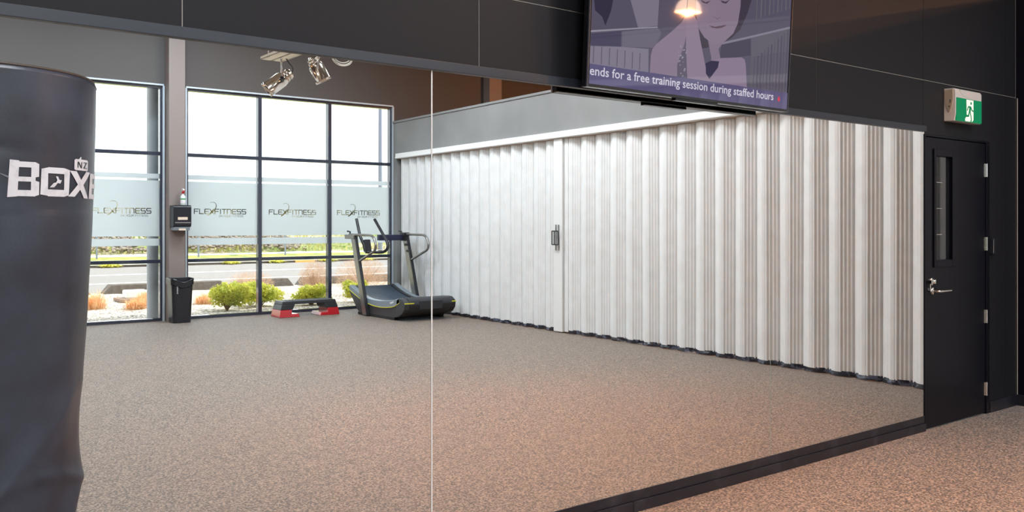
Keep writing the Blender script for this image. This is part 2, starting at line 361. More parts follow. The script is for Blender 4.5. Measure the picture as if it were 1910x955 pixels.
# ------------------------------------------------------------------ door
dr = structroot('door_1', (6.425, 0, 0))
q = MB(); q.box(5.982, 6.125, .002, .044, .012, 2.04); q.box(6.355, 6.872, .002, .044, .012, 2.04); q.box(6.125, 6.355, .002, .044, .012, 1.18); q.box(6.125, 6.355, .002, .044, 1.915, 2.04); obj('door_leaf', q, 'black', dr)
q = MB(); q.box(5.966, 5.980, -.006, .18, 0, 2.06); q.box(6.878, 6.93, -.006, .18, 0, 2.06); q.box(5.98, 6.878, -.006, .18, 2.045, 2.06); obj('door_frame', q, 'black', dr, bev=.003)
q = MB(); 
q.box(6.095, 6.125, -.008, .002, 1.13, 1.965); q.box(6.355, 6.385, -.008, .002, 1.13, 1.965); q.box(6.125, 6.355, -.008, .002, 1.13, 1.18); q.box(6.125, 6.355, -.008, .002, 1.915, 1.965)
vf = obj('vision_panel_frame', q, 'black', dr, bev=.003)
q = MB(); q.box(6.125, 6.355, .018, .024, 1.18, 1.915); obj('vision_glass', q, mat('dark_glass', (.012, .012, .014), .03, spec=.7), vf)
q = MB()
for z in (1.36, 1.545, 1.73): q.box(6.135, 6.25, .0165, .018, z-.002, z+.002)
obj('glass_mark', q, 'backing', vf)
q = MB(); q.lathe([(0, -.012), (.024, -.012), (.026, -.009), (.026, .002)], (6.075, 0, .965), (0, 1, 0), 24); hl = obj('handle_rose', q, 'chrome', dr)
q = MB(); q.tube([(6.075, -.01, .965), (6.075, -.045, .965), (6.085, -.055, .965), (6.12, -.058, .965), (6.235, -.056, .965)], [.009, .009, .0085, .008, .0075], 12); obj('lever_handle', q, 'chrome', hl)
q = MB(); q.tube([(6.02, -.012, .965), (6.075, -.012, .965)], .006, 8); q.tube([(6.03, -.01, .965), (6.03, -.01, 1.025)], .005, 8); obj('latch_guard', q, 'chrome', hl)
q = MB(); q.lathe([(0, -.03), (.014, -.03), (.016, -.028), (.016, -.010), (.027, -.009), (.027, .002)], (6.072, 0, 1.032), (0, 1, 0), 24); q.box(6.02, 6.07, -.024, -.012, 1.018, 1.044); obj('lock_cylinder', q, 'chrome', dr)
for z in (1.84, 1.285, .737, .19):
    q = MB(); q.tube([(6.876, -.008, z-.05), (6.876, -.008, z+.05)], .0075, 10); q.box(6.850, 6.876, -.002, .002, z-.05, z+.05); obj('hinge', q, 'chrome', dr)
b = MB(); b.box(6.955, 7.0, -.022, .0095, 1.205, 1.325); o = obj('card_reader', b, 'plastic', bev=.005)
tag(o, 'small black reader box on the wall right of the door', 'card reader'); q = MB(); q.box(6.958, 6.962, -.0225, -.022, 1.215, 1.315); obj('light_strip', q, 'backing', o)

# ------------------------------------------------------------------ exit sign
ex = thing('exit_sign', 'green running-man exit sign in a pale grey case above the door', 'exit sign', (6.457, 0, 2.165))
x0, x1, z0, z1, dp = 6.262, 6.655, 2.165, 2.40, -.072
q = MB(); q.prism([(.0095, z0+.004), (dp+.008, z0), (dp+.006, z0+.02), (dp, z0+.05), (dp, z1-.02), (dp+.01, z1-.003), (.0095, z1)], lambda a, c, h: (h, a, c), x0, x1); case = obj('sign_case', q, 'sign_case', ex, bev=.003)
q = MB(); q.prism([(.004, z1-.01), (-.055, z1-.008), (-.057, z1-.08), (-.048, z1-.13), (-.034, z1-.165), (-.028, z1-.172), (-.02, z1-.165), (-.006, z1-.13), (.002, z1-.08)], lambda a, c, h: (h, a, c), x0-.004, x0+.001); cap = obj('side_cover', q, 'tray', case, bev=.001)
q = MB(); q.box(x0-.0052, x0-.004, -.040, -.034, z1-.105, z1-.08); q.box(x0-.0052, x0-.004, -.034, -.026, z1-.135, z1-.125); obj('side_mark', q, 'print_black', cap)
gz1 = z1-.068
q = MB(); q.box(x0+.01, x1-.006, dp-.003, dp+.006, z0+.004, gz1); obj('green_face', q, 'sign_green', ex)
def P2(a, c): return (x0+.01+a*.377, z0+.004+c*.163)
mp = lambda y0_: (lambda a, c, h: (P2(a, c)[0], h, P2(a, c)[1]))
q = MB(); q.prism([(.34, .02), (.33, .1), (.40, .3), (.385, .97), (.66, .97), (.66, .10), (.60, .02)], mp(0), dp-.0042, dp-.003); dw = obj('white_doorway', q, 'sign_white', ex)
q = MB(); m0 = mp(0)
def limb(pts, w):
    for p, p2 in zip(pts, pts[1:]):
        A, B = Vector(p), Vector(p2); dxy = Vector(((B-A).x*2.3, (B-A).y)).normalized(); n_ = Vector((-dxy.y/2.3, dxy.x))*w*1.45
        q.prism([tuple(A+n_-(B-A)*.06), tuple(A-n_-(B-A)*.06), tuple(B-n_+(B-A)*.06), tuple(B+n_+(B-A)*.06)], m0, dp-.0052, dp-.0042)
q.prism([((.56+.030*math.cos(t*PI/6)), .83+.066*math.sin(t*PI/6)) for t in range(12)], m0, dp-.0052, dp-.0042)
q.prism([(.475, .70), (.55, .70), (.565, .62), (.54, .45), (.47, .42), (.49, .6)], m0, dp-.0052, dp-.0042)
limb([(.48, .69), (.44, .62), (.415, .50)], .022); limb([(.555, .66), (.60, .52), (.65, .50)], .022)
limb([(.52, .45), (.565, .22), (.57, .06), (.54, .03)], .026); limb([(.49, .43), (.46, .26), (.36, .25), (.325, .20)], .030)
obj('running_figure', q, 'sign_green', dw)
q = MB(); q.prism([((x0+x1)/2+.01+.145*math.cos(t), z1-.008-.052*math.sin(t)) for t in [i*PI/14 for i in range(15)]], lambda a, c, h: (a, h, c), dp-.0015, dp+.002); obj('upper_cover', q, 'sign_case', ex)
q = MB(); q.lathe([(0, -.003), (.004, -.003), (.004, 0)], (6.45, dp, z1-.03), (0, 1, 0), 10); obj('indicator_light', q, 'red_led', ex)

# ------------------------------------------------------------------ television
TT = math.radians(3.2); TX, TZ = 2.71, 2.062
TYb = D-2.99
def tvp(a, c, h):       # a along, c up, h out of the screen
    return (TX+a, -TYb-c*math.sin(TT)-h*math.cos(TT), TZ+c*math.cos(TT)-h*math.sin(TT))
tv = thing('wall_television', 'big flat television tilted down above the mirror, showing a woman with closed eyes', 'television', (TX+.75, -.06, TZ))
def tvbox(mb, a0, a1, c0, c1, h0, h1): return mb.prism([(a0, c0), (a1, c0), (a1, c1), (a0, c1)], tvp, h0, h1)
q = MB(); tvbox(q, 0, 1.513, 0, .875, -.038, .0); tvbox(q, .25, 1.26, .10, .72, -.07, -.038); obj('housing', q, 'bezel', tv, bev=.004)
q = MB(); tvbox(q, 0, .008, .0, .875, 0, .006); tvbox(q, 1.505, 1.513, 0, .875, 0, .006); tvbox(q, .008, 1.505, .863, .875, 0, .006); tvbox(q, .008, 1.505, 0, .014, 0, .006)
tvbox(q, .60, .92, -.012, 0, -.03, -.002); obj('bezel', q, 'bezel', tv)
for e0, e1 in ((-.0012, .0), (1.513, 1.5142)): q = MB(); tvbox(q, e0, e1, .0, .875, -.004, .006); obj('bright_edge', q, 'bezel_edge', tv)
q = MB(); tvbox(q, .008, 1.505, .014, .863, 0, .001); sc = obj('screen', q, scr('back', (.085, .075, .115)), tv)
POLY = {
'light_wall_upper': [(0.256, 0.431), (.30, .86), (0.46, 0.86), (0.446, 0.335), (0.314, 0.308)],
'white_fence_boards': [(0.009, 0.195), (.2, .205), (0.39, 0.217), (0.40, 0.02), (0.009, 0.02)],
'painted_boards': [(1.168, 0.269), (1.50, 0.331), (1.503, 0.02), (1.169, 0.02)],
'gate_panel': [(0.209, 0.276), (0.446, 0.326), (0.475, 0.308), (0.434, 0.228), (0.213, 0.206)],
'dark_gate_plate': [(0.014, 0.24), (0.203, 0.277), (0.204, 0.205), (0.013, 0.186)],
'pale_rail': [(0.009, 0.256), (0.446, 0.332), (0.446, 0.326), (0.01, 0.247)],
'plate_right': [(1.166, 0.372), (1.50, 0.462), (1.50, 0.335), (1.173, 0.269)],
'dark_plate_right': [(0.926, 0.304), (1.161, 0.364), (1.167, 0.276), (0.916, 0.225)],
'pale_rail_right': [(0.93, 0.316), (1.149, 0.376), (1.50, 0.474), (1.50, 0.463), (1.161, 0.368), (0.931, 0.305)],
'dark_foliage': [(0.022, 0.406), (.02, .60), (.2, .70), (0.145, 0.425), (0.133, 0.364), (0.1, 0.289), (0.078, 0.327), (0.032, 0.35)],
'hair': [(.66, .30), (.65, .45), (.66, .62), (.76, .76), (.90, .80), (1.05, .76), (1.17, .66), (1.165, 0.596), (1.127, 0.50), (1.07, 0.40), (1.0, 0.345), (.90, .30), (.80, .27), (.72, .26)],
'neck': [(0.805, 0.345), (0.849, 0.226), (0.840, 0.150), (0.926, 0.221), (0.902, 0.278), (0.99, 0.37)],
'dress': [(0.865, 0.214), (.93, .235), (1.092, 0.257), (1.118, .248), (1.129, 0.223), (1.158, 0.02), (0.853, 0.018), (0.841, 0.118), (0.908, 0.186)],
'face': [(.712, .60), (0.71, 0.539), (0.716, 0.437), (0.741, 0.363), (0.788, 0.323), (0.849, 0.301), (0.89, 0.3), (0.95, 0.324), (1.015, 0.373), (1.048, 0.431), (1.063, 0.514), (1.063, 0.60), (1.03, .68), (.95, .72), (.85, .72), (.76, .68)],
'floral_sleeve': [(0.60, 0.27), (0.66, 0.30), (0.675, 0.16), (.67, .02), (0.60, 0.02), (0.585, 0.15)],
'left_arm': [(0.646, 0.428), (0.615, 0.376), (.53, .31), (0.442, 0.248), (.415, .22), (0.405, 0.187), (0.402, 0.02), (0.60, 0.02), (0.595, 0.165), (0.64, 0.267), (0.672, 0.40)],
'right_arm': [(0.645, 0.41), (0.70, 0.425), (0.728, 0.40), (0.76, 0.3), (0.808, 0.175), (0.841, 0.119), (0.868, 0.02), (0.69, 0.02), (0.668, 0.134), (0.652, 0.28)],
'v_neckline': [(0.806, 0.194), (.85, .212), (0.911, 0.216), (0.903, 0.185), (0.841, 0.118), (0.812, 0.142)],
'mouth': [(0.819, 0.388), (0.864, 0.387), (0.894, 0.394), (0.96, 0.411), (0.925, 0.391), (0.884, 0.381), (0.844, 0.380)],
'left_eyelashes': [(0.745, 0.508), (.785, .500), (0.825, 0.514), (0.796, 0.494), (.765, .495)],
'right_eyelashes': [(0.900, 0.528), (.94, .526), (0.975, 0.543), (0.945, 0.517), (.915, .517)],
'nose': [(0.845, 0.440), (0.881, 0.431), (0.914, 0.447), (0.882, 0.426)],
}
PC = {'light_wall_upper': (.18, .16, .215), 'white_fence_boards': (.185, .165, .225), 'painted_boards': (.095, .085, .115), 'gate_panel': (.125, .11, .155), 'dark_gate_plate': (.05, .042, .085),
'pale_rail': (.26, .24, .30), 'plate_right': (.105, .095, .125), 'dark_plate_right': (.055, .046, .08), 'pale_rail_right': (.20, .18, .24), 'dark_foliage': (.03, .025, .05), 'hair': (.045, .035, .055),
'neck': (.20, .155, .215), 'dress': (.225, .17, .25), 'face': (.215, .165, .225), 'floral_sleeve': (.10, .085, .13), 'left_arm': (.22, .17, .235), 'right_arm': (.235, .18, .25), 'v_neckline': (.02, .014, .05),
'mouth': (.10, .06, .09), 'left_eyelashes': (.06, .04, .06), 'right_eyelashes': (.06, .04, .06), 'nose': (.15, .11, .155)}
MB_CACHE = {}
for i, (k, p) in enumerate(POLY.items()):
    q = MB(); h = .0012+.00012*i; q.prism([(a, min(c, .862)) for a, c in p], tvp, h-.0001, h); obj(k, q, scr(k, PC[k], 1.0), sc)
q = MB()
for i in range(11):
    a = 1.20+i*.028; tvbox(q, a, a+.004+.003*(i % 3), .11, .262+.0019*i*10, .0039, .0040)
for i in range(7): a = .03+i*.05; tvbox(q, a, a+.004, .11, .19, .0039, .0040)
obj('board_gaps', q, scr('slats', (.07, .06, .09)), sc)  # dark lines drawn for the gaps between the pictured boards
q = MB()
for i in range(9): a = 1.20+i*.036; tvbox(q, a, a+.005+.004*(i % 2), .475+.012*i, .80, .0008, .0014)
obj('wood_boards', q, scr('boards', (.125, .115, .135)), sc)
# small bright curls of the floral sleeve
rr = random.Random(3); q = MB()
for _ in range(26):
    a, c = rr.uniform(.60, .66), rr.uniform(.05, .26); s_ = rr.uniform(.004, .009)
    q.prism([(a+s_*math.cos(t), c+s_*.6*math.sin(t+.5)) for t in (0, 1.3, 2.6, 4.2, 5.2)], tvp, .0040, .0041)
obj('sleeve_flowers', q, scr('flowers', (.26, .24, .3)), sc)
q = MB(); tvbox(q, .008, 1.505, .014, .105, .0042, .0044); obj('caption_band', q, scr('band', (.085, .072, .165)), sc)
def text_mesh(body, width, x, base, h, parent, name, m, mapf, size=1.0, hh=1.0, bold=.0):
    cu = bpy.data.curves.new('t', 'FONT'); cu.body = body; cu.size = 1; cu.offset = bold; cu.resolution_u = 3
    t = bpy.data.objects.new('t', cu); COL.objects.link(t)
    me = bpy.data.meshes.new_from_object(t.evaluated_get(bpy.context.evaluated_depsgraph_get()))
    bpy.data.objects.remove(t)
    xs_ = [v.co.x for v in me.vertices]; a0, a1 = min(xs_), max(xs_)
    q = MB(); q.add([mapf(x+(v.co.x-a0)/(a1-a0)*width, base+v.co.y*size, h) for v in me.vertices], [tuple(p.vertices) for p in me.polygons])
    return obj(name, q, m, parent)
bpy.context.view_layer.update()
text_mesh('ends for a free training session during staffed hours', 1.366, .012, .055, .0047, sc, 'caption_text', scr('text', (.60, .56, .66)), tvp, .059, bold=.010)
q = MB(); q.prism([(1.427+.011*math.cos(t)*(1 if math.sin(t) < 0.3 else .6), .066+.015*math.sin(t)) for t in [i*PI/6 for i in range(12)]], tvp, .0045, .0047); obj('red_dot', q, scr('red', (.62, .03, .06)), sc)
q = MB(); q.box(TX+.35, TX+1.15, .0095, -.02, 2.35, 2.75); q.box(TX+.5, TX+.56, -.02, -.078, 2.40, 2.70); q.box(TX+.95, TX+1.01, -.02, -.078, 2.40, 2.70); obj('wall_bracket', q, 'bezel', tv)

# ------------------------------------------------------------------ punching bag
BX, BY = .2, -D+1.87
bag = thing('punching_bag', 'tall black free-standing punching bag with white lettering, at the left edge', 'punching bag', (BX-.03, BY, 0))
def bag_r(z): return interp([(.30, .150), (.6, .156), (.87, .164), (1.1, .175), (1.3, .187), (1.5, .1955), (1.62, .199), (1.70, .199)], z)
def bag_c(z): return BX-.004-.010*max(0, (1.6-z))
def bag_pt(ph, z, h=0.0, wr=True):
    r = bag_r(z)+h
    if wr:
        k = max(0, min(1, (1.20-z)/.30))
        a = z-.12*ph
        w_ = a*46+1.5*math.sin(ph*1.7+z*3)+2.2*noise.noise(Vector((ph*1.1, z*3, 2))); r += k*(.0085*(1-abs(math.sin(w_*.36)))**1.3+.003*math.sin(a*17+1))*(1.0+1.6*abs(noise.noise(Vector((ph*.9, z*2.2, 9)))))
        r += .0055*noise.noise(Vector((ph*1.8, z*6, 4)))*(1 if z < 1.45 else .5)
        k2 = math.exp(-((z-1.56+.02*ph)/.012)**2)*.0025*math.exp(-((ph+.1)/.35)**2); r -= k2
        r += .003*math.exp(-((z-.965-.02*math.sin(3*ph))/.012)**2)*(1 if ph > .5 else .3)
    return (bag_c(z)+r*math.sin(ph), BY-r*math.cos(ph), z)
NZ_ = 260; NP = 168
q = MB(); q.grid(NP, NZ_, lambda i, j: bag_pt(2*PI*i/NP-PI, .30+(1.69-.30)*j/(NZ_-1)), True, True)
top = [(bag_r(1.69)-.0, 1.69), (.197, 1.6955), (.190, 1.7005), (.17, 1.703), (0, 1.704)]
q.grid(NP, 5, lambda i, j: (bag_c(1.69)+top[j][0]*math.sin(2*PI*i/NP-PI), BY-top[j][0]*math.cos(2*PI*i/NP-PI), top[j][1]), True, True)
body = obj('bag_body', q, 'leather', bag)
q = MB(); q.grid(NP, 5, lambda i, j: (bag_c(1.69)+(.1935+.0025*math.sin(j*PI/4))*math.sin(2*PI*i/NP-PI), BY-(.1935+.0025*math.sin(j*PI/4))*math.cos(2*PI*i/NP-PI), 1.696+.006*j/4), True, True); obj('top_piping', q, mat('brown_piping', (.05, .033, .024), .55), body)
q = MB(); q.lathe([(0, .0), (.26, .0), (.275, .02), (.275, .12), (.25, .20), (.17, .27), (.15, .31), (0, .31)], (BX-.017, BY, 0), n=48); obj('weighted_base', q, 'plastic_matt', bag)
def bag_poly(polys, hgt, name, m, parent, eps=.0012):      # polygons of (phi deg, z), drawn as fine quads on the curved cover
    q = MB()
    for (a, b_, c, d) in polys:                              # quad corners tl, tr, br, bl
        n = 7
        def fn(i, j):
            u, v = i/(n-1), j/(n-1)
            p = (1-u)*(1-v)*Vector(a)+u*(1-v)*Vector(b_)+u*v*Vector(c)+(1-u)*v*Vector(d)
            return bag_pt(math.radians(p.x), p.y, hgt)
        q.grid(n, n, fn)
    return obj(name, q, m, parent)
def R4(a0, a1, z0, z1): return ((a0, z1), (a1, z1), (a1, z0), (a0, z0))
ZB, ZTp = 1.478, 1.538
Bq = [((8.2, 1.539), (12.5, 1.538), (12.0, 1.4775), (7.4, 1.476)), R4(12.2, 20.3, 1.527, 1.5365), R4(12.2, 20.3, 1.503, 1.511), R4(12, 20.3, 1.478, 1.4885),
      ((20.3, 1.5365), (22.2, 1.5335), (22.2, 1.512), (18.3, 1.509)), ((18.3, 1.507), (22.4, 1.503), (22.4, 1.481), (20.0, 1.478)), ((18.3, 1.534), (20.5, 1.5365), (20.5, 1.506), (18.3, 1.505)), ((18.3, 1.507), (20.5, 1.508), (20.5, 1.478), (18.3, 1.48))]
Oq = [((23.4, 1.526), (27.0, 1.529), (27, 1.480), (23.0, 1.482)), R4(27, 36.6, 1.519, 1.5295), R4(27, 36.6, 1.479, 1.491), ((36.6, 1.5295), (40.4, 1.5265), (39.9, 1.482), (36.6, 1.479))]
Xq = [((40.4, 1.526), (45.5, 1.526), (58.4, 1.478), (53.0, 1.478)), ((54.8, 1.527), (60.2, 1.526), (44.4, 1.480), (39.4, 1.480))]
Eq = [((60.6, 1.525), (66, 1.525), (65, 1.478), (59.6, 1.478)), R4(66, 82, 1.516, 1.525), R4(65.5, 80, 1.498, 1.506), R4(65, 82, 1.478, 1.487)]
for nm, pq in (('letter_b', Bq), ('letter_o', Oq), ('letter_x', Xq), ('letter_e', Eq)): bag_poly(pq, .0012, nm, 'print_white', body)
bag_poly([((31.4, 1.5145), (32.8, 1.514), (33.8, 1.507), (32.6, 1.5055)), ((32.4, 1.5085), (35.1, 1.508), (34.2, 1.502), (31.6, 1.5035)), ((30.2, 1.5025), (33.0, 1.5045), (30.6, 1.495), (28.0, 1.4945))], .0012, 'island_emblem', 'print_white', body)
bag_poly([R4(43.6, 56.6, 1.529, 1.5465), R4(44.4, 55.8, 1.528, 1.548), ((48.6, 1.5525), (49.4, 1.552), (49.0, 1.5475), (47.2, 1.5475))], .0012, 'badge_patch', 'print_white', body)
bag_poly([R4(45.9, 46.6, 1.5325, 1.5435), ((45.9, 1.5435), (46.9, 1.5435), (49.8, 1.5325), (48.8, 1.5325)), R4(49.1, 49.8, 1.5325, 1.5435), R4(51.0, 55.0, 1.5422, 1.5435), ((53.8, 1.5435), (55.0, 1.5435), (52.2, 1.5325), (51.0, 1.5325)), R4(51.0, 55.0, 1.5325, 1.5338)], .0020, 'badge_letters', 'print_black', body)
bag_poly([((3.0, 1.5165), (3.2, 1.5166), (8.0, 1.511), (8.0, 1.5075))], .0012, 'print_smear', mat('faded_print', (.16, .16, .19), .6), body)

# ------------------------------------------------------------------ folding partition
part = thing('folding_partition', 'tall pleated light grey folding partition closing the whole opening', 'folding partition', (7.6, Y(8.9), 0))
PROF = [(0, 0), (.05, .30), (.16, .55), (.34, .93), (.46, 1), (.54, .97), (1, .12)]
def curtain_mesh(yp0, yp1, n, seed):
    q = MB(); K = 44; rr = random.Random(seed); NZc = 14; z0, z1 = .045, 2.565
    am = [(rr.uniform(.94, 1.08), rr.uniform(-.45, .45), rr.uniform(0, 6)) for _ in range(n+1)]
    def fn(i, j):
        t = i/K; k = min(int(t), n-1); u = t-k; z = z0+(z1-z0)*j/(NZc-1)
        amp, w, ph = am[k]
        g = min(u, 1-u)
        b_ = .060*amp*min(1, interp(PROF, u))
        if .52 < u < 1: b_ += .0095*(abs(math.sin(PI*4*(u-.52)/.48))-.5)*min(1, (1-u)*10)
        else: b_ += .0010*math.sin(2*PI*3*u/.5)
        b_ -= .030*max(0, 1-g/.042)
        wob = lambda q_: .010*math.sin(z*1.25+am[q_][2])*am[q_][1]
        yp = yp1-(yp1-yp0)*t/n + ((1-u)*wob(k)+u*wob(min(k+1, n)))*(0 < t < n)
        y = Y(yp); return (CX_(y)+.015-b_, y, z)
    q.grid(n*K+1, NZc, fn); return q
def sweep_mesh(yp0, yp1, n, seed):
    q = MB(); K = 10
    def fn(i, j):
        t = i/K; u = t-int(t) if t < n else 1; yp = yp1-(yp1-yp0)*t/n; y = Y(yp)
        b_ = .056*(math.sin(PI*u)**.62)
        nn = noise.noise(Vector((yp*9, j*1.7, seed)))
        return (CX_(y)+.012-b_-.012*nn*(j > 0)+(.006 if j == 0 else 0), y, [.055, .030, .020+.012*nn, .004+.009*abs(nn)][j])
    q.grid(n*K+1, 4, fn); return q
for a, c, n, sd_ in ((8.99, 13.345, 16, 1), (3.46, 8.80, 19, 5)):
    cp = obj('pleated_curtain', curtain_mesh(a, c, n, sd_), 'curtain', part); obj('floor_sweep', sweep_mesh(a, c, n, sd_), 'sweep', cp)
q = MB(); slanted(Y(8.99), Y(8.81), -.075, .03, .012, 2.57, q); post = obj('lead_post', q, 'curtain_post', part, bev=.006)
q = MB(); slanted(Y(8.80), Y(8.72), -.045, .02, .02, 2.57, q); obj('lead_post_return', q, 'curtain', part, bev=.003)
q = MB(); hx = CX_(Y(8.9))-.075
for yp in (8.875, 8.93): q.tube([(hx-.008, Y(yp), 1.09), (hx-.008, Y(yp), 1.43)], .009, 8)
hb = obj('mounting_strip', q, 'satin', part)
q = MB()
for yp in (8.84, 8.92, 8.965): q.tube([(hx-.045, Y(yp), 1.165), (hx-.045, Y(yp), 1.345)], .0075, 8)
for z in (1.165, 1.345): q.tube([(hx-.045, Y(8.84), z), (hx-.045, Y(8.965), z)], .0075, 8); q.tube([(hx-.045, Y(8.92), z), (hx-.002, Y(8.92), z)], .006, 8)
obj('pull_handle', q, 'plastic', part)
q = MB(); slanted(-.345, yF+.002, -.105, .05, 2.572, 2.66, q); slanted(-.345, yF+.002, -.112, -.105, 2.578, 2.6, q); obj('header_track', q, 'white_trim', part, bev=.003)

# ------------------------------------------------------------------ treadmill
tm = thing('curved_treadmill', 'black and silver curved manual treadmill with yellow side stripes by the window corner', 'treadmill', (7.0, Y(12.1), 0))
XA, XB = 6.55, 7.45
topc = [(11.36, .340), (11.45, .315), (11.61, .292), (11.9, .268), (12.1, .266), (12.31, .278), (12.55, .325), (12.78, .395), (12.93, .452)]
yel = [(11.33, .272), (11.45, .222), (11.6, .190), (11.9, .168), (12.2, .182), (12.47, .230), (12.7, .295), (12.95, .380)]
bot = [(11.30, .120), (11.42, .060), (11.6, .035), (12.1, .035), (12.55, .045), (12.66, .06), (12.97, .355)]
ty, yy, by_ = [[tuple(p) for p in smooth_pts(c, 5)] for c in (topc, yel, bot)]
def shroud(x0, x1, upper, lower, name, m):
    q = MB(); n = 28; lo, hi = max(upper[0][0], lower[0][0]), min(upper[-1][0], lower[-1][0])
    ups = [(upper[0][0]+(upper[-1][0]-upper[0][0])*i/n) for i in range(n+1)]; los = [(lower[0][0]+(lower[-1][0]-lower[0][0])*i/n) for i in range(n+1)]
    poly = [(a, interp(upper, a)) for a in ups]+[(a, interp(lower, a)) for a in reversed(los)]
    q.prism(poly, lambda a, c, h: (h, Y(a), c), x0, x1); return obj(name, q, m, tm, bev=.004)
off = lambda c, d: [(a, z+d) for a, z in c]
for s_ in (0, 1):
    x0, x1 = (XA, XA+.09) if s_ == 0 else (XB-.09, XB)
    u_ = shroud(x0, x1, ty, off(yy, .004), 'side_shroud', 'tread_silver'); shroud(x0+.012, x1-.012, off(yy, -.006), by_, 'lower_cover', 'tread_dark')
    xs0, xs1 = (x0-.003, x0+.02) if s_ == 0 else (x1-.02, x1+.003)
    shroud(xs0, xs1, off(yy, .004), off(yy, -.006), 'yellow_stripe', 'yellow')
    q = MB(); q.box(x0+.01, x1-.01, Y(11.5), Y(12.66), .0, .045); obj('floor_rail', q, 'rubber', tm, bev=.004)
    if s_ == 0: q = MB(); q.prism([(11.50, .262), (11.60, .238), (11.60, .262), (11.50, .290)], lambda a, c, h: (h, Y(a), c), x0-.003, x0); obj('badge', q, 'badge', u_)
# running surface: transverse slats along the curve, ribbed side ledges
q = MB(); n = 46
for i in range(n):
    a0 = 11.44+(12.93-11.44)*i/n; a1 = 11.44+(12.93-11.44)*(i+.86)/n
    za, zb = interp(ty, a0)-.022, interp(ty, a1)-.022
    q.add([(XA+.15, Y(a0), za), (XB-.15, Y(a0), za), (XB-.15, Y(a1), zb), (XA+.15, Y(a1), zb), (XA+.15, Y(a0), za-.02), (XB-.15, Y(a0), za-.02), (XB-.15, Y(a1), zb-.02), (XA+.15, Y(a1), zb-.02)],
          [(0, 1, 2, 3), (7, 6, 5, 4), (0, 4, 5, 1), (1, 5, 6, 2), (2, 6, 7, 3), (3, 7, 4, 0)])
obj('running_belt', q, 'belt', tm)
for x0, x1 in ((XA+.09, XA+.15), (XB-.15, XB-.09)):
    q = MB(); n = 60
    for i in range(n):
        a0 = 11.42+(12.93-11.42)*i/n; a1 = a0+1.51/n*.6; za, zb = interp(ty, a0)-.006, interp(ty, a1)-.006
        q.add([(x0, Y(a0), za), (x1, Y(a0), za), (x1, Y(a1), zb), (x0, Y(a1), zb), (x0, Y(a0), za-.05), (x1, Y(a0), za-.05), (x1, Y(a1), zb-.05), (x0, Y(a1), zb-.05)],
              [(0, 1, 2, 3), (7, 6, 5, 4), (0, 4, 5, 1), (1, 5, 6, 2), (2, 6, 7, 3), (3, 7, 4, 0)])
    q.prism([(a, interp(ty, a)-.012) for a in [11.4+1.53*k/20 for k in range(21)]]+[(a, interp(ty, a)-.06) for a in [12.93-1.53*k/20 for k in range(21)]], lambda a, c, h: (h, Y(a), c), x0, x1)
    obj('side_ledge', q, 'tread_dark', tm)
prof = [(11.47, .318), (11.36, .345), (11.27, .335), (11.20, .30), (11.17, .25), (11.19, .18), (11.25, .11), (11.34, .065), (11.5, .045), (12.4, .06), (12.6, .09), (12.95, .36), (12.93, .41), (12.6, .31), (12.3, .245), (12.0, .225), (11.7, .24)]
q = MB(); q.prism([tuple(p) for p in smooth_pts(prof+[prof[0]], 3)[:-1]], lambda a, c, h: (h, Y(a), c), XA+.092, XB-.092); obj('rear_housing', q, 'plastic', tm, bev=.004)
for x0, x1 in ((XA+.0, XA+.092), (XB-.092, XB)):
    q = MB(); q.prism([(11.36, .341), (11.27, .333), (11.20, .295), (11.175, .25), (11.19, .18), (11.25, .115), (11.35, .07), (11.42, .06), (11.42, .30)], lambda a, c, h: (h, Y(a), c), x0, x1); e_ = obj('rear_corner', q, 'tread_dark' if x0 < 7 else 'plastic', tm, bev=.008)
    q = MB(); q.box(x0+.0, x1+(.07 if x0 < 7 else 0) if x0 < 7 else x1, Y(11.172), Y(11.18), .262, .276)
    if x0 > 7: q = MB(); q.box(x0+.02, x1+.003, Y(11.172), Y(11.18), .262, .276)
    obj('rear_stripe', q, 'yellow', e_)
q = MB(); q.box(6.80, 7.2, Y(11.165), Y(11.19), .17, .30); obj('rear_hatch', q, 'plastic_matt', tm, bev=.006)
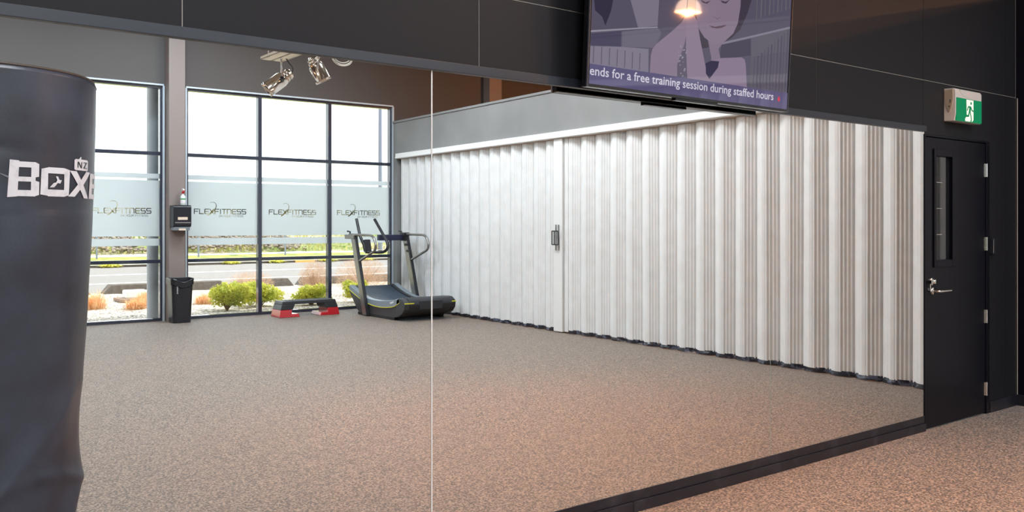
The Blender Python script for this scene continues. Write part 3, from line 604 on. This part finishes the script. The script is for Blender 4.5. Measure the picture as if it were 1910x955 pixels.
for x in (XA+.05, XB-.05):
    q = MB(); q.lathe([(0, -.02), (.03, -.02), (.033, -.015), (.033, .015), (.03, .02), (0, .02)], (x, Y(11.52), .034), (1, 0, 0), 20); obj('transport_wheel', q, 'rubber', tm)
    q = MB(); xo = XA-.045 if x < 7 else XB+.005
    q.prism([(12.25, .02), (12.40, .02), (12.81, 1.25), (12.66, 1.25)], lambda a, c, h: (h, Y(a), c), xo, xo+.04); up = obj('upright', q, 'tread_steel', tm, bev=.006)
    q = MB(); xi = xo+.04 if x < 7 else xo-.004
    q.prism([(12.245, .02), (12.27, .02), (12.68, 1.25), (12.655, 1.25)], lambda a, c, h: (h, Y(a), c), xo-.002, xo+.044); obj('upright_edge', q, 'plastic', up)
    xm = xo+.02
    q = MB(); rl = [(xm, Y(12.88), 1.268), (xm, Y(12.5), 1.268), (xm, Y(12.2), 1.266)]+bez((xm, Y(12.17), 1.264), (xm, Y(12.07), 1.25), (xm, Y(12.03), 1.20), (xm, Y(12.01), 1.13), 5)+bez((xm, Y(12.0), 1.12), (xm, Y(12.0), 1.06), (xm, Y(12.03), 1.03), (xm, Y(12.08), 1.01), 4)+[(xm, Y(12.56), .845)]
    q.tube(rl, .020, 12); obj('hand_rail', q, 'tread_steel', tm)
    q = MB(); q.box(xm-.04, xm+.04, Y(12.98), Y(12.66), 1.20, 1.27) if x < 7 else q.box(xm-.05, xm+.05, Y(12.84), Y(12.68), 1.16, 1.30); obj('top_bracket', q, 'tread_steel' if x < 7 else 'plastic', tm, bev=.01)
    q = MB(); q.tube([(xm, Y(12.86), 1.26), (xm, Y(12.86), 1.315), (xm-.03, Y(12.90), 1.325)], .014, 8); obj('strap_hook', q, 'plastic', tm)
q = MB(); q.box(7.0, 7.44, Y(12.84), Y(12.74), 1.17, 1.265); obj('cross_bar', q, mat('navy_bar', (.02, .022, .06), .35), tm, bev=.01)
q = MB(); q.tube([(6.66, Y(12.90), 1.525), (6.66, Y(12.78), 1.25), (6.67, Y(12.66), 1.10), (6.68, Y(12.64), 1.0)], .024, 12); obj('push_handle', q, 'plastic_matt', tm)
q = MB(); q.tube([(6.97, Y(12.86), 1.515), (6.97, Y(12.46), 1.17)]+bez((6.97, Y(12.44), 1.14), (6.97, Y(12.38), 1.06), (6.95, Y(12.42), .985), (6.88, Y(12.52), .985), 6)+[(6.70, Y(12.66), .99)], .024, 12); obj('push_handle', q, 'plastic_matt', tm)
q = MB(); q.box(6.69, 6.80, Y(12.72), Y(12.66), .99, 1.19, Matrix.Rotation(.25, 3, 'X')); obj('console', q, 'plastic', tm, bev=.012)
for z, yp in ((1.10, 12.56), (1.0, 12.50)):
    q = MB(); q.tube([(7.40, Y(yp+.05), z), (7.40, Y(yp-.06), z)], .022, 12); q.tube([(7.45, Y(yp), z), (7.38, Y(yp), z)], .016, 8); obj('resistance_knob', q, 'plastic', tm)

# ------------------------------------------------------------------ aerobic step
st = thing('aerobic_step', 'low black exercise step on red risers in front of the window', 'exercise step', (5.83, Y(13.02), 0))
q = MB(); A0, A1 = 5.33, 6.33; y0_, y1_ = Y(12.84), Y(13.20)
def trap(mb, xa, xb, xa2, xb2, z0, z1, in0=0, in1=0):    # box whose sides lean in towards the top
    vs = [(xa, y0_-in0, z0), (xb, y0_-in0, z0), (xb, y1_+in0, z0), (xa, y1_+in0, z0), (xa2, y0_-in1, z1), (xb2, y0_-in1, z1), (xb2, y1_+in1, z1), (xa2, y1_+in1, z1)]
    return mb.add(vs, [(3, 2, 1, 0), (4, 5, 6, 7), (0, 1, 5, 4), (1, 2, 6, 5), (2, 3, 7, 6), (3, 0, 4, 7)])
trap(q, A0+.045, A1-.045, A0+.06, A1-.06, .195, .245, .02, .03); trap(q, A0+.02, A0+.22, A0+.045, A0+.26, .115, .1955, .012, .02); trap(q, A1-.22, A1-.02, A1-.26, A1-.045, .115, .1955, .012, .02)
deck = obj('deck', q, 'plastic_matt', st, bev=.008)
q = MB()
for i in range(16): x = A0+.12+i*.05; q.box(x, x+.03, y0_-.06, y1_+.06, .2445, .248)
obj('grip_mat', q, 'pinkgrey', deck)
for xa, xb, sg in ((A0, A0+.20, 1), (A1-.20, A1, -1)):
    q = MB(); trap(q, xa, xb, xa+(.02 if sg > 0 else 0), xb-(0 if sg > 0 else .02), .0, .115, 0, .012)
    if sg > 0: trap(q, xb, xb+.13, xb, xb+.11, 0, .05, 0, .006)
    else: trap(q, xa-.13, xa, xa-.11, xa, 0, .05, 0, .006)
    obj('riser', q, 'red', st, bev=.006)

# ------------------------------------------------------------------ waste bin
bn = thing('waste_bin', 'tall black open plastic waste bin against the pillar between the windows', 'bin', (3.94, Y(13.16), 0))
def dshape(xa, xb, ya, yb, r, n=5):     # flat back (towards the windows), rounded front corners
    pts = [(xa, yb)]
    for k in range(n+1): t = PI/2*k/n; pts.append((xa+r-r*math.cos(t), ya-r+r*math.sin(t)))
    pts += [(xa+r+(xb-xa-2*r)*k/12, ya) for k in range(1, 12)]
    for k in range(n+1): t = PI/2*k/n; pts.append((xb-r+r*math.sin(t), ya-r+r*math.cos(t)))
    pts.append((xb, yb)); return pts
rings = []
for z, g in ((0, 0), (.55, .022), (.56, .022), (.565, .034), (.645, .038), (.652, .034), (.648, .028), (.60, .022), (.30, .004), (.012, -.008), (.012, -.06)):
    ring = dshape(3.815-g, 4.075+g, Y(13.06)+g, Y(13.285)-max(min(g, .03), -.02), .06+g*.3)
    rings.append([(x, y, z-(.055*math.exp(-((x-3.95)/.10)**2)*(1 if (y > Y(13.12) and .5 < z) else 0))) for x, y in ring])
nr = len(rings[0]); q = MB(); q.add([v for r_ in rings for v in r_], [(i*nr+k, i*nr+(k+1) % nr, (i+1)*nr+(k+1) % nr, (i+1)*nr+k) for i in range(len(rings)-1) for k in range(nr)])
q.add(rings[0], [tuple(range(nr))]); q.add(rings[-1], [tuple(range(nr))]); obj('bin_body', q, 'plastic', bn)
q = MB(); rr = random.Random(5)
for i in range(5): q.box(3.855, 3.868+rr.uniform(0, .006), Y(13.0385), Y(13.0375), .43+i*.022, .443+i*.022)
obj('white_lettering', q, 'print_white', bn)

# ------------------------------------------------------------------ dispenser and bottle on the pillar
dp_ = thing('paper_towel_dispenser', 'black paper towel dispenser fixed to the pillar between the windows', 'dispenser', (3.965, Y(13.25), 1.34))
q = MB(); q.prism([(13.32, 1.715), (13.16, 1.715), (13.14, 1.69), (13.14, 1.42), (13.17, 1.395), (13.32, 1.395)], lambda a, c, h: (h, Y(a), c), 3.838, 4.095); cv = obj('cover', q, 'plastic', dp_, bev=.006)
q = MB(); q.box(3.90, 4.04, Y(13.139), Y(13.141), 1.50, 1.54); obj('paper_window', q, 'paper', cv)
q = MB(); q.box(3.86, 4.08, Y(13.134), Y(13.141), 1.452, 1.468, Matrix.Rotation(.0, 3, 'X')); obj('tear_bar', q, 'satin', cv)
q = MB(); q.prism([(13.32, 1.394), (13.15, 1.394), (13.17, 1.345), (13.32, 1.345)], lambda a, c, h: (h, Y(a), c), 3.85, 4.08); obj('smoked_tray', q, 'smoke', dp_, bev=.006)
q = MB(); q.box(3.92, 4.02, Y(13.158), Y(13.162), 1.345, 1.385); obj('paper_end', q, 'paper', dp_)
sb = thing('spray_bottle', 'small clear spray bottle with red collar standing on the towel dispenser', 'spray bottle', (4.0, Y(13.23), 1.716))
q = MB(); q.lathe([(0, 0), (.036, 0), (.038, .005), (.038, .11), (.032, .135), (.016, .155), (.014, .175)], (4.0, Y(13.23), 1.716), n=20); bb = obj('bottle_body', q, 'clear', sb)
q = MB(); q.lathe([(.0386, .03), (.0386, .095)], (4.0, Y(13.23), 1.716), n=20); obj('label', q, 'white', bb)
q = MB(); q.lathe([(.039, .082), (.039, .098)], (4.0, Y(13.23), 1.716), n=20); obj('green_band', q, 'green', bb)
q = MB(); q.lathe([(.017, .17), (.019, .172), (.019, .195), (.015, .2)], (4.0, Y(13.23), 1.716), n=16); q.box(3.985, 4.015, Y(13.18), Y(13.23), 1.912, 1.925); obj('red_collar', q, 'red_nozzle', sb)
q = MB(); q.prism([(13.26, 1.912), (13.205, 1.915), (13.18, 1.935), (13.19, 1.952), (13.24, 1.962), (13.26, 1.955)], lambda a, c, h: (h, Y(a), c), 3.988, 4.012); obj('spray_head', q, 'white', sb, bev=.003)

# ------------------------------------------------------------------ spotlights on the slotted tray
ty_ = Y(9.13); TZr = 3.215
tr = thing('slotted_tray', 'slotted metal cable tray hanging overhead with two spotlights under it', 'cable tray', (3.9, Y(9.0), TZr))
q = MB(); tx0, tx1, ta, tb = 3.60, 3.85, 9.20, 7.9
q.box(tx0, tx0+.02, Y(ta), Y(tb), TZr, TZr+.004); q.box(tx1-.02, tx1, Y(ta), Y(tb), TZr, TZr+.004)
k = 0; a = ta
while a > tb: q.box(tx0+.02, tx1-.02, Y(a), Y(a-.022), TZr, TZr+.004); a -= .042
q.box(tx0+.115, tx0+.135, Y(ta), Y(tb), TZr, TZr+.0035); q.box(tx0, tx0+.003, Y(ta), Y(tb), TZr, TZr+.03); q.box(tx1-.003, tx1, Y(ta), Y(tb), TZr, TZr+.03); obj('tray_base', q, 'tray', tr)
q = MB(); q.tube([(tx0+.01, Y(8.3), TZr), (tx0+.01, Y(8.3), ZC)], .005, 6); q.tube([(tx1-.01, Y(8.3), TZr), (tx1-.01, Y(8.3), ZC)], .005, 6); q.tube([(tx0+.01, Y(9.0), TZr), (tx0+.01, Y(9.0), ZC)], .005, 6); obj('hanging_rod', q, 'satin', tr)
q = MB(); q.tube([(3.66, Y(8.5), TZr+.05), (4.5, Y(8.5), TZr+.05)], .024, 12); q.tube([(4.45, Y(8.5), TZr+.05), (4.45, Y(8.5), ZC)], .006, 6); obj('support_tube', q, 'satin', tr)
def spot(lab, tail, tip, hang, rad):
    A = Vector(tail); B = Vector(tip); ax = (B-A); L_ = ax.length; ax.normalize()
    t = thing('spotlight', lab, 'spotlight', tuple(A), 'chrome spotlights overhead')
    q = MB(); R_ = rad*1.35
    q.lathe([(0, 0), (R_*.55, .002), (R_*.66, L_*.04), (R_*.66, L_*.08), (R_*.74, L_*.09), (R_*.74, L_*.14), (R_*.70, L_*.15), (R_*.70, L_*.19), (R_*.80, L_*.2), (R_*.80, L_*.24), (R_*.76, L_*.25), (R_*.86, L_*.30), (R_*1.0, L_*.42), (R_, L_*.93), (R_*1.06, L_*.935), (R_*1.06, L_*.965), (R_*1.0, L_*.97), (R_*1.05, L_), (R_*.96, L_), (R_*.93, L_*.75), (0, L_*.70)], tuple(A), ax, 32)
    obj('lamp_can', q, 'can', t)
    H_ = Vector(hang); C_ = A+ax*L_*.40; sd2 = ax.cross(Vector((0, 0, 1))).normalized()
    q = MB()
    for s_ in (-1, 1): q.tube([C_+sd2*s_*(R_+.008), C_+sd2*s_*(R_+.008)+(H_-C_)*.75, H_+Vector((0, 0, -.02))], .007, 6)
    q.tube([H_+Vector((0, 0, -.03)), H_+Vector((0, 0, .06))], .012, 8); obj('yoke', q, 'satin', t)
    q = MB(); k0 = C_+sd2*(R_+.006); q.tube([k0, k0+sd2*.03], .018, 10); obj('clamp_knob', q, 'plastic', t)
    q = MB(); q.tube(bez(tuple(A), tuple(A-ax*.08), tuple(H_+Vector((.05, .05, -.05))), tuple(H_+Vector((.03, .03, .05)))), .006, 6); obj('lamp_cord', q, 'rubber', t)
spot('chrome spotlight tilted down to the left, left of the two', (3.90, Y(9.08), 3.09), (3.655, Y(9.17), 2.885), (3.76, Y(9.02), 3.20), .062)
spot('chrome spotlight pointing nearly straight down, right of the two', (4.035, Y(8.86), 3.24), (4.16, Y(8.82), 2.985), (4.08, Y(8.72), 3.33), .062)
q = MB()
for r_, dz in ((.11, 0), (.095, .01), (.12, -.006)):
    q.tube([(4.30+r_*math.cos(t), Y(8.66), 3.235+dz+r_*.72*math.sin(t)) for t in [i*2*PI/24 for i in range(25)]], .0055, 6)
q.tube([(4.30, Y(8.62), 3.30), (4.30, Y(8.5), 3.27)], .006, 6)
tag(obj('cable_coil', q, 'cable'), 'loose coil of pale cable hanging right of the spotlights', 'cable')

# ------------------------------------------------------------------ lamps
def pendant(x, y, z, power, lab, grp):
    t = thing('pendant_lamp', lab, 'pendant lamp', (x, y, z), grp)
    q = MB(); q.lathe([(.205, 0), (.202, .035), (.188, .095), (.155, .155), (.10, .20), (.04, .22), (.012, .235), (0, .24)], (x, y, z), n=40); sh = obj('lamp_shade', q, 'shade', t)
    q = MB(); q.lathe([(.20, .001), (.197, .035), (.183, .092), (.15, .15), (.096, .193), (0, .21)], (x, y, z), n=40); obj('shade_lining', q, 'shade_in', sh)
    q = MB(); q.lathe([(0, -.005), (.025, .0), (.04, .03), (.04, .06), (.022, .10), (.018, .15)], (x, y, z), n=20); obj('bulb', q, 'bulb', t)
    q = MB(); q.tube([(x, y, z+.24), (x, y, ZC-.02)], .004, 6); q.lathe([(.05, 0), (.05, .02)], (x, y, ZC-.02), n=16); obj('flex', q, 'plastic', t)
    light('pendant_light', 'SPOT' if x < 8 and y > -6 else 'POINT', (x, y, z-.012 if x > 8 else z-.05), power, (1.0, .38, .12), shadow_soft_size=.015 if x > 8 else .08, **(dict(spot_size=1.45, spot_blend=.8) if x < 8 and y > -6 else {}))
pendant(10.68, -6.8, 4.07, 260, 'warm copper-lit dome pendant lamp beyond the partition, reflected in the television', 'dome pendants beyond the partition')
pendant(10.8, -3.2, 3.98, 80, 'warm dome pendant lamp beyond the partition, nearer the mirror wall', 'dome pendants beyond the partition')
for x, y, w in ((3.4, -1.5, 240), (4.6, -1.5, 250), (-1.2, -7.4, 70)):
    pendant(x, y, 4.0, w, 'warm dome pendant lamp hanging high over the carpet of the training room', 'dome pendants in the training room')
for x, y, pw in ((1.2, -8.4, 120), (3.6, -8.4, 120), (5.6, -7.6, 130), (0.6, -5.2, 120), (1.0, -2.9, 120), (5.6, -4.6, 150), (5.9, -2.3, 40)):  # added ceiling panels, out of view, that brighten the room
    q = MB(); q.box(x-.62, x+.62, y-.32, y+.32, ZC-.05, ZC); t = obj('fill_panel', q, 'white_trim', loc=(x, y, ZC-.05)); tag(t, 'added flat white fill light panel, out of view over the open carpet', 'fill light', 'added fill light panels')
    q = MB(); q.box(x-.58, x+.58, y-.28, y+.28, ZC-.053, ZC-.05); obj('diffuser', q, 'fill_panel_on', t)
    light('fill_panel_light', 'AREA', (x, y, ZC-.06), pw, (.74, .88, 1) if y < -8 else (.9, .95, 1), shape='RECTANGLE', size=1.1, size_y=.5)

# ------------------------------------------------------------------ outside
def ground(name, x0, x1, yp0, yp1, nx, ny, zf, m, **k):
    q = MB(); q.grid(nx, ny, lambda i, j: (x0+(x1-x0)*i/(nx-1), Y(yp0+(yp1-yp0)*j/(ny-1)), zf(x0+(x1-x0)*i/(nx-1), yp0+(yp1-yp0)*j/(ny-1)))); return q
b = ground('g', -14, 34, 13.6, 20.6, 140, 60, lambda x, y: -.06+.03*noise.noise(Vector((x*1.1, y*1.1, 0)))+.02*noise.noise(Vector((x*6, y*6, 3))), 'gravel'); struct('ground_gravel', b, 'gravel')
b = MB(); b.box(-40, 90, Y(20.5), Y(33.6), -.2, -.10); struct('road', b, 'road')
b = MB(); b.box(-40, 90, Y(24.3), Y(24.55), -.0999, -.096); b.box(-40, 90, Y(28.4), Y(28.7), -.0999, -.096); struct('road_marking', b, 'road_line')
b = MB(); b.box(-40, 90, Y(33.6), Y(33.85), -.2, -.02); struct('kerb_far', b, 'far_kerb', bev=.02)
def bank(x, y):
    t = max(0, min(1, (y-39)/6)); return .05+1.0*t*t*(3-2*t)+.25*noise.noise(Vector((x*.35, y*.5, 0)))*t+.05*noise.noise(Vector((x*1.3, y*1.3, 5)))
b = ground('v', -40, 90, 33.85, 40, 120, 8, lambda x, y: .0+(y-33.85)*.010-.01+.02*noise.noise(Vector((x, y, 0))), 'verge'); struct('ground_verge', b, 'verge')
b = ground('b', -60, 130, 39.8, 118, 200, 40, lambda x, y: bank(x, y)+.03, 'bank'); struct('ground_bank', b, 'bank')
def hz(x, y): t = (y-112)/60; return (6.0+2.4*noise.noise(Vector((x*.045, 3, 0)))+.8*noise.noise(Vector((x*.4, 1, 0))))*math.sin(PI*min(1, max(0, t)))**.6+.6
b = ground('h', -60, 190, 112, 172, 240, 14, hz, 'hill'); struct('hillside', b, 'hill')
for x0, x1 in ((2.1, 4.22), (4.46, 7.15), (7.36, 8.78), (8.92, 10.5), (10.62, 12.6), (12.74, 15)):
    q = MB(); q.prism([(x0, -.12), (x1, -.12), (x1, -.06), (x1-.16, .135), (x0+.16, .135), (x0, -.06)], lambda a, c, h: (a, h, c), Y(20.6), Y(20.25))
    o = obj('kerb_stone', q, 'kerb', bev=.02); tag(o, {2.1: 'grey kerb stone with sloping ends, partly behind the punching bag', 4.46: 'long grey kerb stone seen behind the grey outdoor column', 7.36: 'grey kerb stone behind the two yellow-green bushes', 8.92: 'grey kerb stone behind the reddish brown shrub', 10.62: 'grey kerb stone seen beside the treadmill upright', 12.74: 'grey kerb stone at the far right of the row'}[x0], 'kerb stone', 'kerb stones at the car park edge')
q = MB(); q.box(14.6, 15.45, Y(33.58), Y(33.86), -.1, -.015); obj_ = obj('painted_kerb', q, 'kerb_orange'); tag(obj_, 'short orange painted length of kerb across the road', 'kerb')
def tuft(name, x, yp, z, h, r, n, m, lab, cat, grp, droop=.5, w=.006, sd_=0, parts=None):
    rr = random.Random(sd_); q = MB()
    for _ in range(n):
        a = rr.uniform(0, 2*PI); l = h*rr.uniform(.6, 1.1); s_ = r*rr.uniform(.3, 1.0); bx0 = x+math.cos(a)*r*.15; by0 = Y(yp)+math.sin(a)*r*.15
        l *= rr.uniform(.35, 1); bx0 += rr.gauss(0, r*.2); by0 += rr.gauss(0, r*.2); pts = [Vector((bx0, by0, z)), Vector((bx0+math.cos(a)*s_*.25, by0+math.sin(a)*s_*.25, z+l*.7)), Vector((bx0+math.cos(a)*s_*.9, by0+math.sin(a)*s_*.9, z+l*(1-droop*rr.uniform(0, 1))))]
        sv = Vector((-math.sin(a), math.cos(a), 0))*w
        q.add([pts[0]-sv, pts[0]+sv, pts[1]+sv*.8, pts[1]-sv*.8, pts[2]], [(0, 1, 2, 3), (3, 2, 4)])
    o = obj(name, q, m, loc=(x, Y(yp), z)); return tag(o, lab, cat, grp)
tuft('grass_clump', 4.15, 16.4, -.08, 0.30, 0.32, 700, 'straw', 'dry orange grass clump left of the outdoor column', 'grass clump', 'dry grass clumps on the gravel', droop=.55, w=.0035, sd_=1)
tuft('grass_clump', 3.55, 16.8, -.08, 0.43, 0.34, 700, 'straw', 'dry orange grass clump beside the punching bag edge', 'grass clump', 'dry grass clumps on the gravel', droop=.55, w=.0035, sd_=2)
tuft('grass_clump', 4.45, 17.0, -.08, 0.38, 0.27, 700, 'straw', 'dry orange grass clump right in front of the white block', 'grass clump', 'dry grass clumps on the gravel', droop=.55, w=.0035, sd_=3)
tuft('grass_clump', 5.40, 16.6, -.08, 0.30, 0.25, 700, 'straw', 'dry orange grass clump between the bin and the leftmost bush', 'grass clump', 'dry grass clumps on the gravel', droop=.55, w=.0035, sd_=4)
def bush(x, yp, rx, rz, n, kind, lab, grp, sd_, zc=None):
    rr = random.Random(sd_); z0 = -.08; zc = zc or z0+rz*.98
    t = thing('garden_bush' if kind == 'leaf' else 'brown_shrub', lab, 'bush' if kind == 'leaf' else 'shrub', (x, Y(yp), z0), grp)
    q = MB(); lobes = [(Vector((rr.uniform(-.6, .6)*rx, rr.uniform(-.6, .6)*rx, zc+rr.uniform(-.3, .5)*rz-z0)), rr.uniform(.38, .55)) for _ in range(15)]
    st_ = MB()
    for c, k_ in lobes:
        b0 = Vector((x, Y(yp), z0)); e = b0+c
        st_.tube([b0, b0+Vector((c.x*.3, c.y*.3, c.z*.5)), e], [.012, .008, .003], 5)
    if kind == 'leaf':
        for _ in range(n):
            c, k_ = rr.choice(lobes); d = Vector((rr.gauss(0, 1), rr.gauss(0, 1), rr.gauss(0, 1))).normalized()*rr.uniform(.6, 1)
            p = Vector((x, Y(yp), z0))+c+Vector((d.x*rx*k_, d.y*rx*k_, d.z*rz*k_*1.05))
            if p.z < z0+.05: p.z = z0+rr.uniform(.05, .15)
            u = Vector((rr.gauss(0, 1), rr.gauss(0, 1), rr.gauss(0, 1))).normalized(); w = u.cross(d).normalized(); l = rr.uniform(.020, .036)
            q.add([p-u*l, p+w*l*.45, p+u*l, p-w*l*.45], [(0, 1, 2, 3)])
        obj('foliage', q, 'leaf', t)
    else:
        for _ in range(n*3):
            d = Vector((rr.gauss(0, 1), rr.gauss(0, 1), rr.gauss(0, 1))).normalized()*rr.random()**.45
            p0 = Vector((x, Y(yp), z0+rz*.95))+Vector((d.x*rx, d.y*rx, d.z*rz*.95)); out = (p0-Vector((x, Y(yp), z0-.1))).normalized()
            p1 = p0+(out+Vector((rr.gauss(0, .7), rr.gauss(0, .7), rr.gauss(0, .6)))).normalized()*rr.uniform(.04, .11)
            s_ = out.cross(Vector((rr.gauss(0, 1), rr.gauss(0, 1), rr.gauss(0, 1)))).normalized()*.0018
            q.add([p0-s_, p0+s_, p1], [(0, 1, 2)])
        obj('twigs', q, 'twig', t)
    obj('stem', st_, 'stem', t)
gb, gs = 'yellow-green bushes outside the window', 'brown twiggy shrubs outside the window'
bush(5.36, 15.25, .33, .27, 3600, 'leaf', 'yellow-green bush nearest the bin, leftmost of the row outside', gb, 11)
bush(6.05, 15.5, .40, .27, 4400, 'leaf', 'wide yellow-green bush outside, crossed by the first window mullion', gb, 12)
bush(6.92, 15.2, .33, .22, 3400, 'leaf', 'low yellow-green bush outside, straight behind the exercise step', gb, 13)
bush(7.88, 15.3, .27, .24, 2600, 'leaf', 'yellow-green bush outside between the two brown shrubs', gb, 14)
bush(7.46, 16.2, .33, .42, 2600, 'twig', 'brown twiggy shrub outside, left of the second window mullion', gs, 21)
bush(8.75, 16.7, .58, .42, 3600, 'twig', 'brown twiggy shrub outside, behind the treadmill', gs, 22)
bush(6.9, 18.2, .5, .27, 1800, 'twig', 'low reddish shrub against the kerb behind the bushes', gs, 23)
wx = [(10.4, 0), (12.75, 1), (14.7, 2), (17.0, 3), (18.95, 4), (8.1, 5), (20.9, 6)]
wl = ['yellow weed tuft on the far kerb, seen just right of the pillar', 'yellow weed tuft on the far kerb, above the wide bush', 'yellow weed tuft on the far kerb, right of the first mullion', 'yellow weed tuft on the far kerb, above the exercise step', 'yellow weed tuft on the far kerb, just right of the second mullion', 'yellow weed tuft on the far kerb, beside the grey column', 'yellow weed tuft on the far kerb, behind the treadmill']
for (x, i), l in zip(wx, wl): tuft('weed_tuft', x*.94, 33.62, -.09, .17, .45, 220, mat('weed_yellow', (.80, .76, .12), .8), l, 'weeds', 'weed tufts along the far kerb', droop=.8, w=.03, sd_=40+i)
for bx_, byp, nr_, sp, l, zz in ((14.5, 40.3, 700, 3.4, 'heap of brown riprap boulders on the bank across the road', 0), (6.6, 40.4, 700, 4.0, 'stretch of brown riprap boulders on the bank left of the column', 0)):
    rr = random.Random(int(bx_)); q = MB()
    for _ in range(nr_):
        x = bx_+rr.uniform(-1, 1)*sp; yp = byp+rr.uniform(-.6, 2.6); r_ = rr.uniform(.05, .125); z = bank(x, yp)+.05+max(0, .25-abs(x-bx_)*.05)+rr.uniform(0, .15)
        vs = []; 
        for zz_ in (-1, 0, 1):
            for k in range(6):
                a = k*PI/3+rr.uniform(-.3, .3); c = .55 if zz_ else 1; vs.append((x+r_*c*math.cos(a)*rr.uniform(.8, 1.2), Y(yp)+r_*c*math.sin(a), z+zz_*r_*.55*rr.uniform(.8, 1.2)))
        q.add(vs, [tuple(range(5, -1, -1)), tuple(range(12, 18))]+[(i*6+k, i*6+(k+1) % 6, (i+1)*6+(k+1) % 6, (i+1)*6+k) for i in range(2) for k in range(6)])
    tag(obj('riprap', q, 'rock', loc=(bx_, Y(byp), 0)), l, 'rocks', kind='stuff')
rr = random.Random(9); q = MB()
for _ in range(4500):
    x = rr.uniform(-12, 32); yp = 40.0+rr.random()**1.5*7; z = bank(x, yp); a = rr.uniform(0, PI); h = rr.uniform(.08, .30); w = rr.uniform(.012, .05)
    dx, dy = math.cos(a)*w, math.sin(a)*w; q.add([(x-dx, Y(yp)-dy, z), (x+dx, Y(yp)+dy, z), (x+dx*1.4, Y(yp)+dy, z+h), (x-dx*1.4, Y(yp)-dy, z+h*.8)], [(0, 1, 2, 3)])
tag(obj('bank_grass', q, mat('bank_grass', (.50, .46, .16), .8, noise_=(.5, (.20, .32, .06), .47, .6)), loc=(10, Y(42), 0)), 'rough green and yellow grass growing on the bank', 'grass', kind='stuff')
for x, yp, l in ((8.2, 38.4, 'thin dark stake on the bank left of the grey column'), (12.2, 38.2, 'thin dark stake on the bank behind the first window bay'), (16.2, 38.4, 'thin dark stake on the bank behind the second window bay'), (20.4, 38.6, 'thin dark stake on the bank behind the treadmill')):
    q = MB(); q.box(x-.03, x+.03, Y(yp)-.03, Y(yp)+.03, 0, 1.0); tag(obj('fence_stake', q, 'pole'), l, 'stake', 'stakes on the bank')
q = MB(); q.lathe([(.135, 0), (.135, 4.9)], (3.885, Y(14.2), -.08), n=40); q.lathe([(.16, 0), (.16, .03), (.135, .04)], (3.885, Y(14.2), -.08), n=40); tag(obj('outdoor_column', q, 'column'), 'round grey column standing outside just left of the pillar', 'column')
sl = thing('street_light', 'tall thin street light pole across the road, seen in the last window bay', 'street light', (22.0, Y(40), 0))
q = MB(); q.tube([(22, Y(40), 0), (22, Y(40), 5), (22, Y(40), 11)], [.12, .10, .07], 12); obj('pole', q, 'pole', sl)
q = MB(); q.tube([(22, Y(40), 11), (22, Y(39.4), 11.4), (22, Y(38), 11.6)], .05, 8); obj('arm', q, 'pole', sl); q = MB(); q.box(21.85, 22.15, Y(38.2), Y(37.4), 11.52, 11.66); obj('lamp_head', q, 'pole', sl, bev=.03)
q = MB(); q.box(4.25, 4.85, Y(18.5), Y(17.9), -.06, .0); tag(obj('paving_slab', q, 'slab', bev=.01), 'brown slab lying on the gravel under the white block', 'slab')
q = MB(); q.box(4.38, 4.78, Y(18.35), Y(18.0), .0, .15); tag(obj('concrete_block', q, 'block', bev=.02), 'white block lying on the brown slab outside, by the column', 'block')
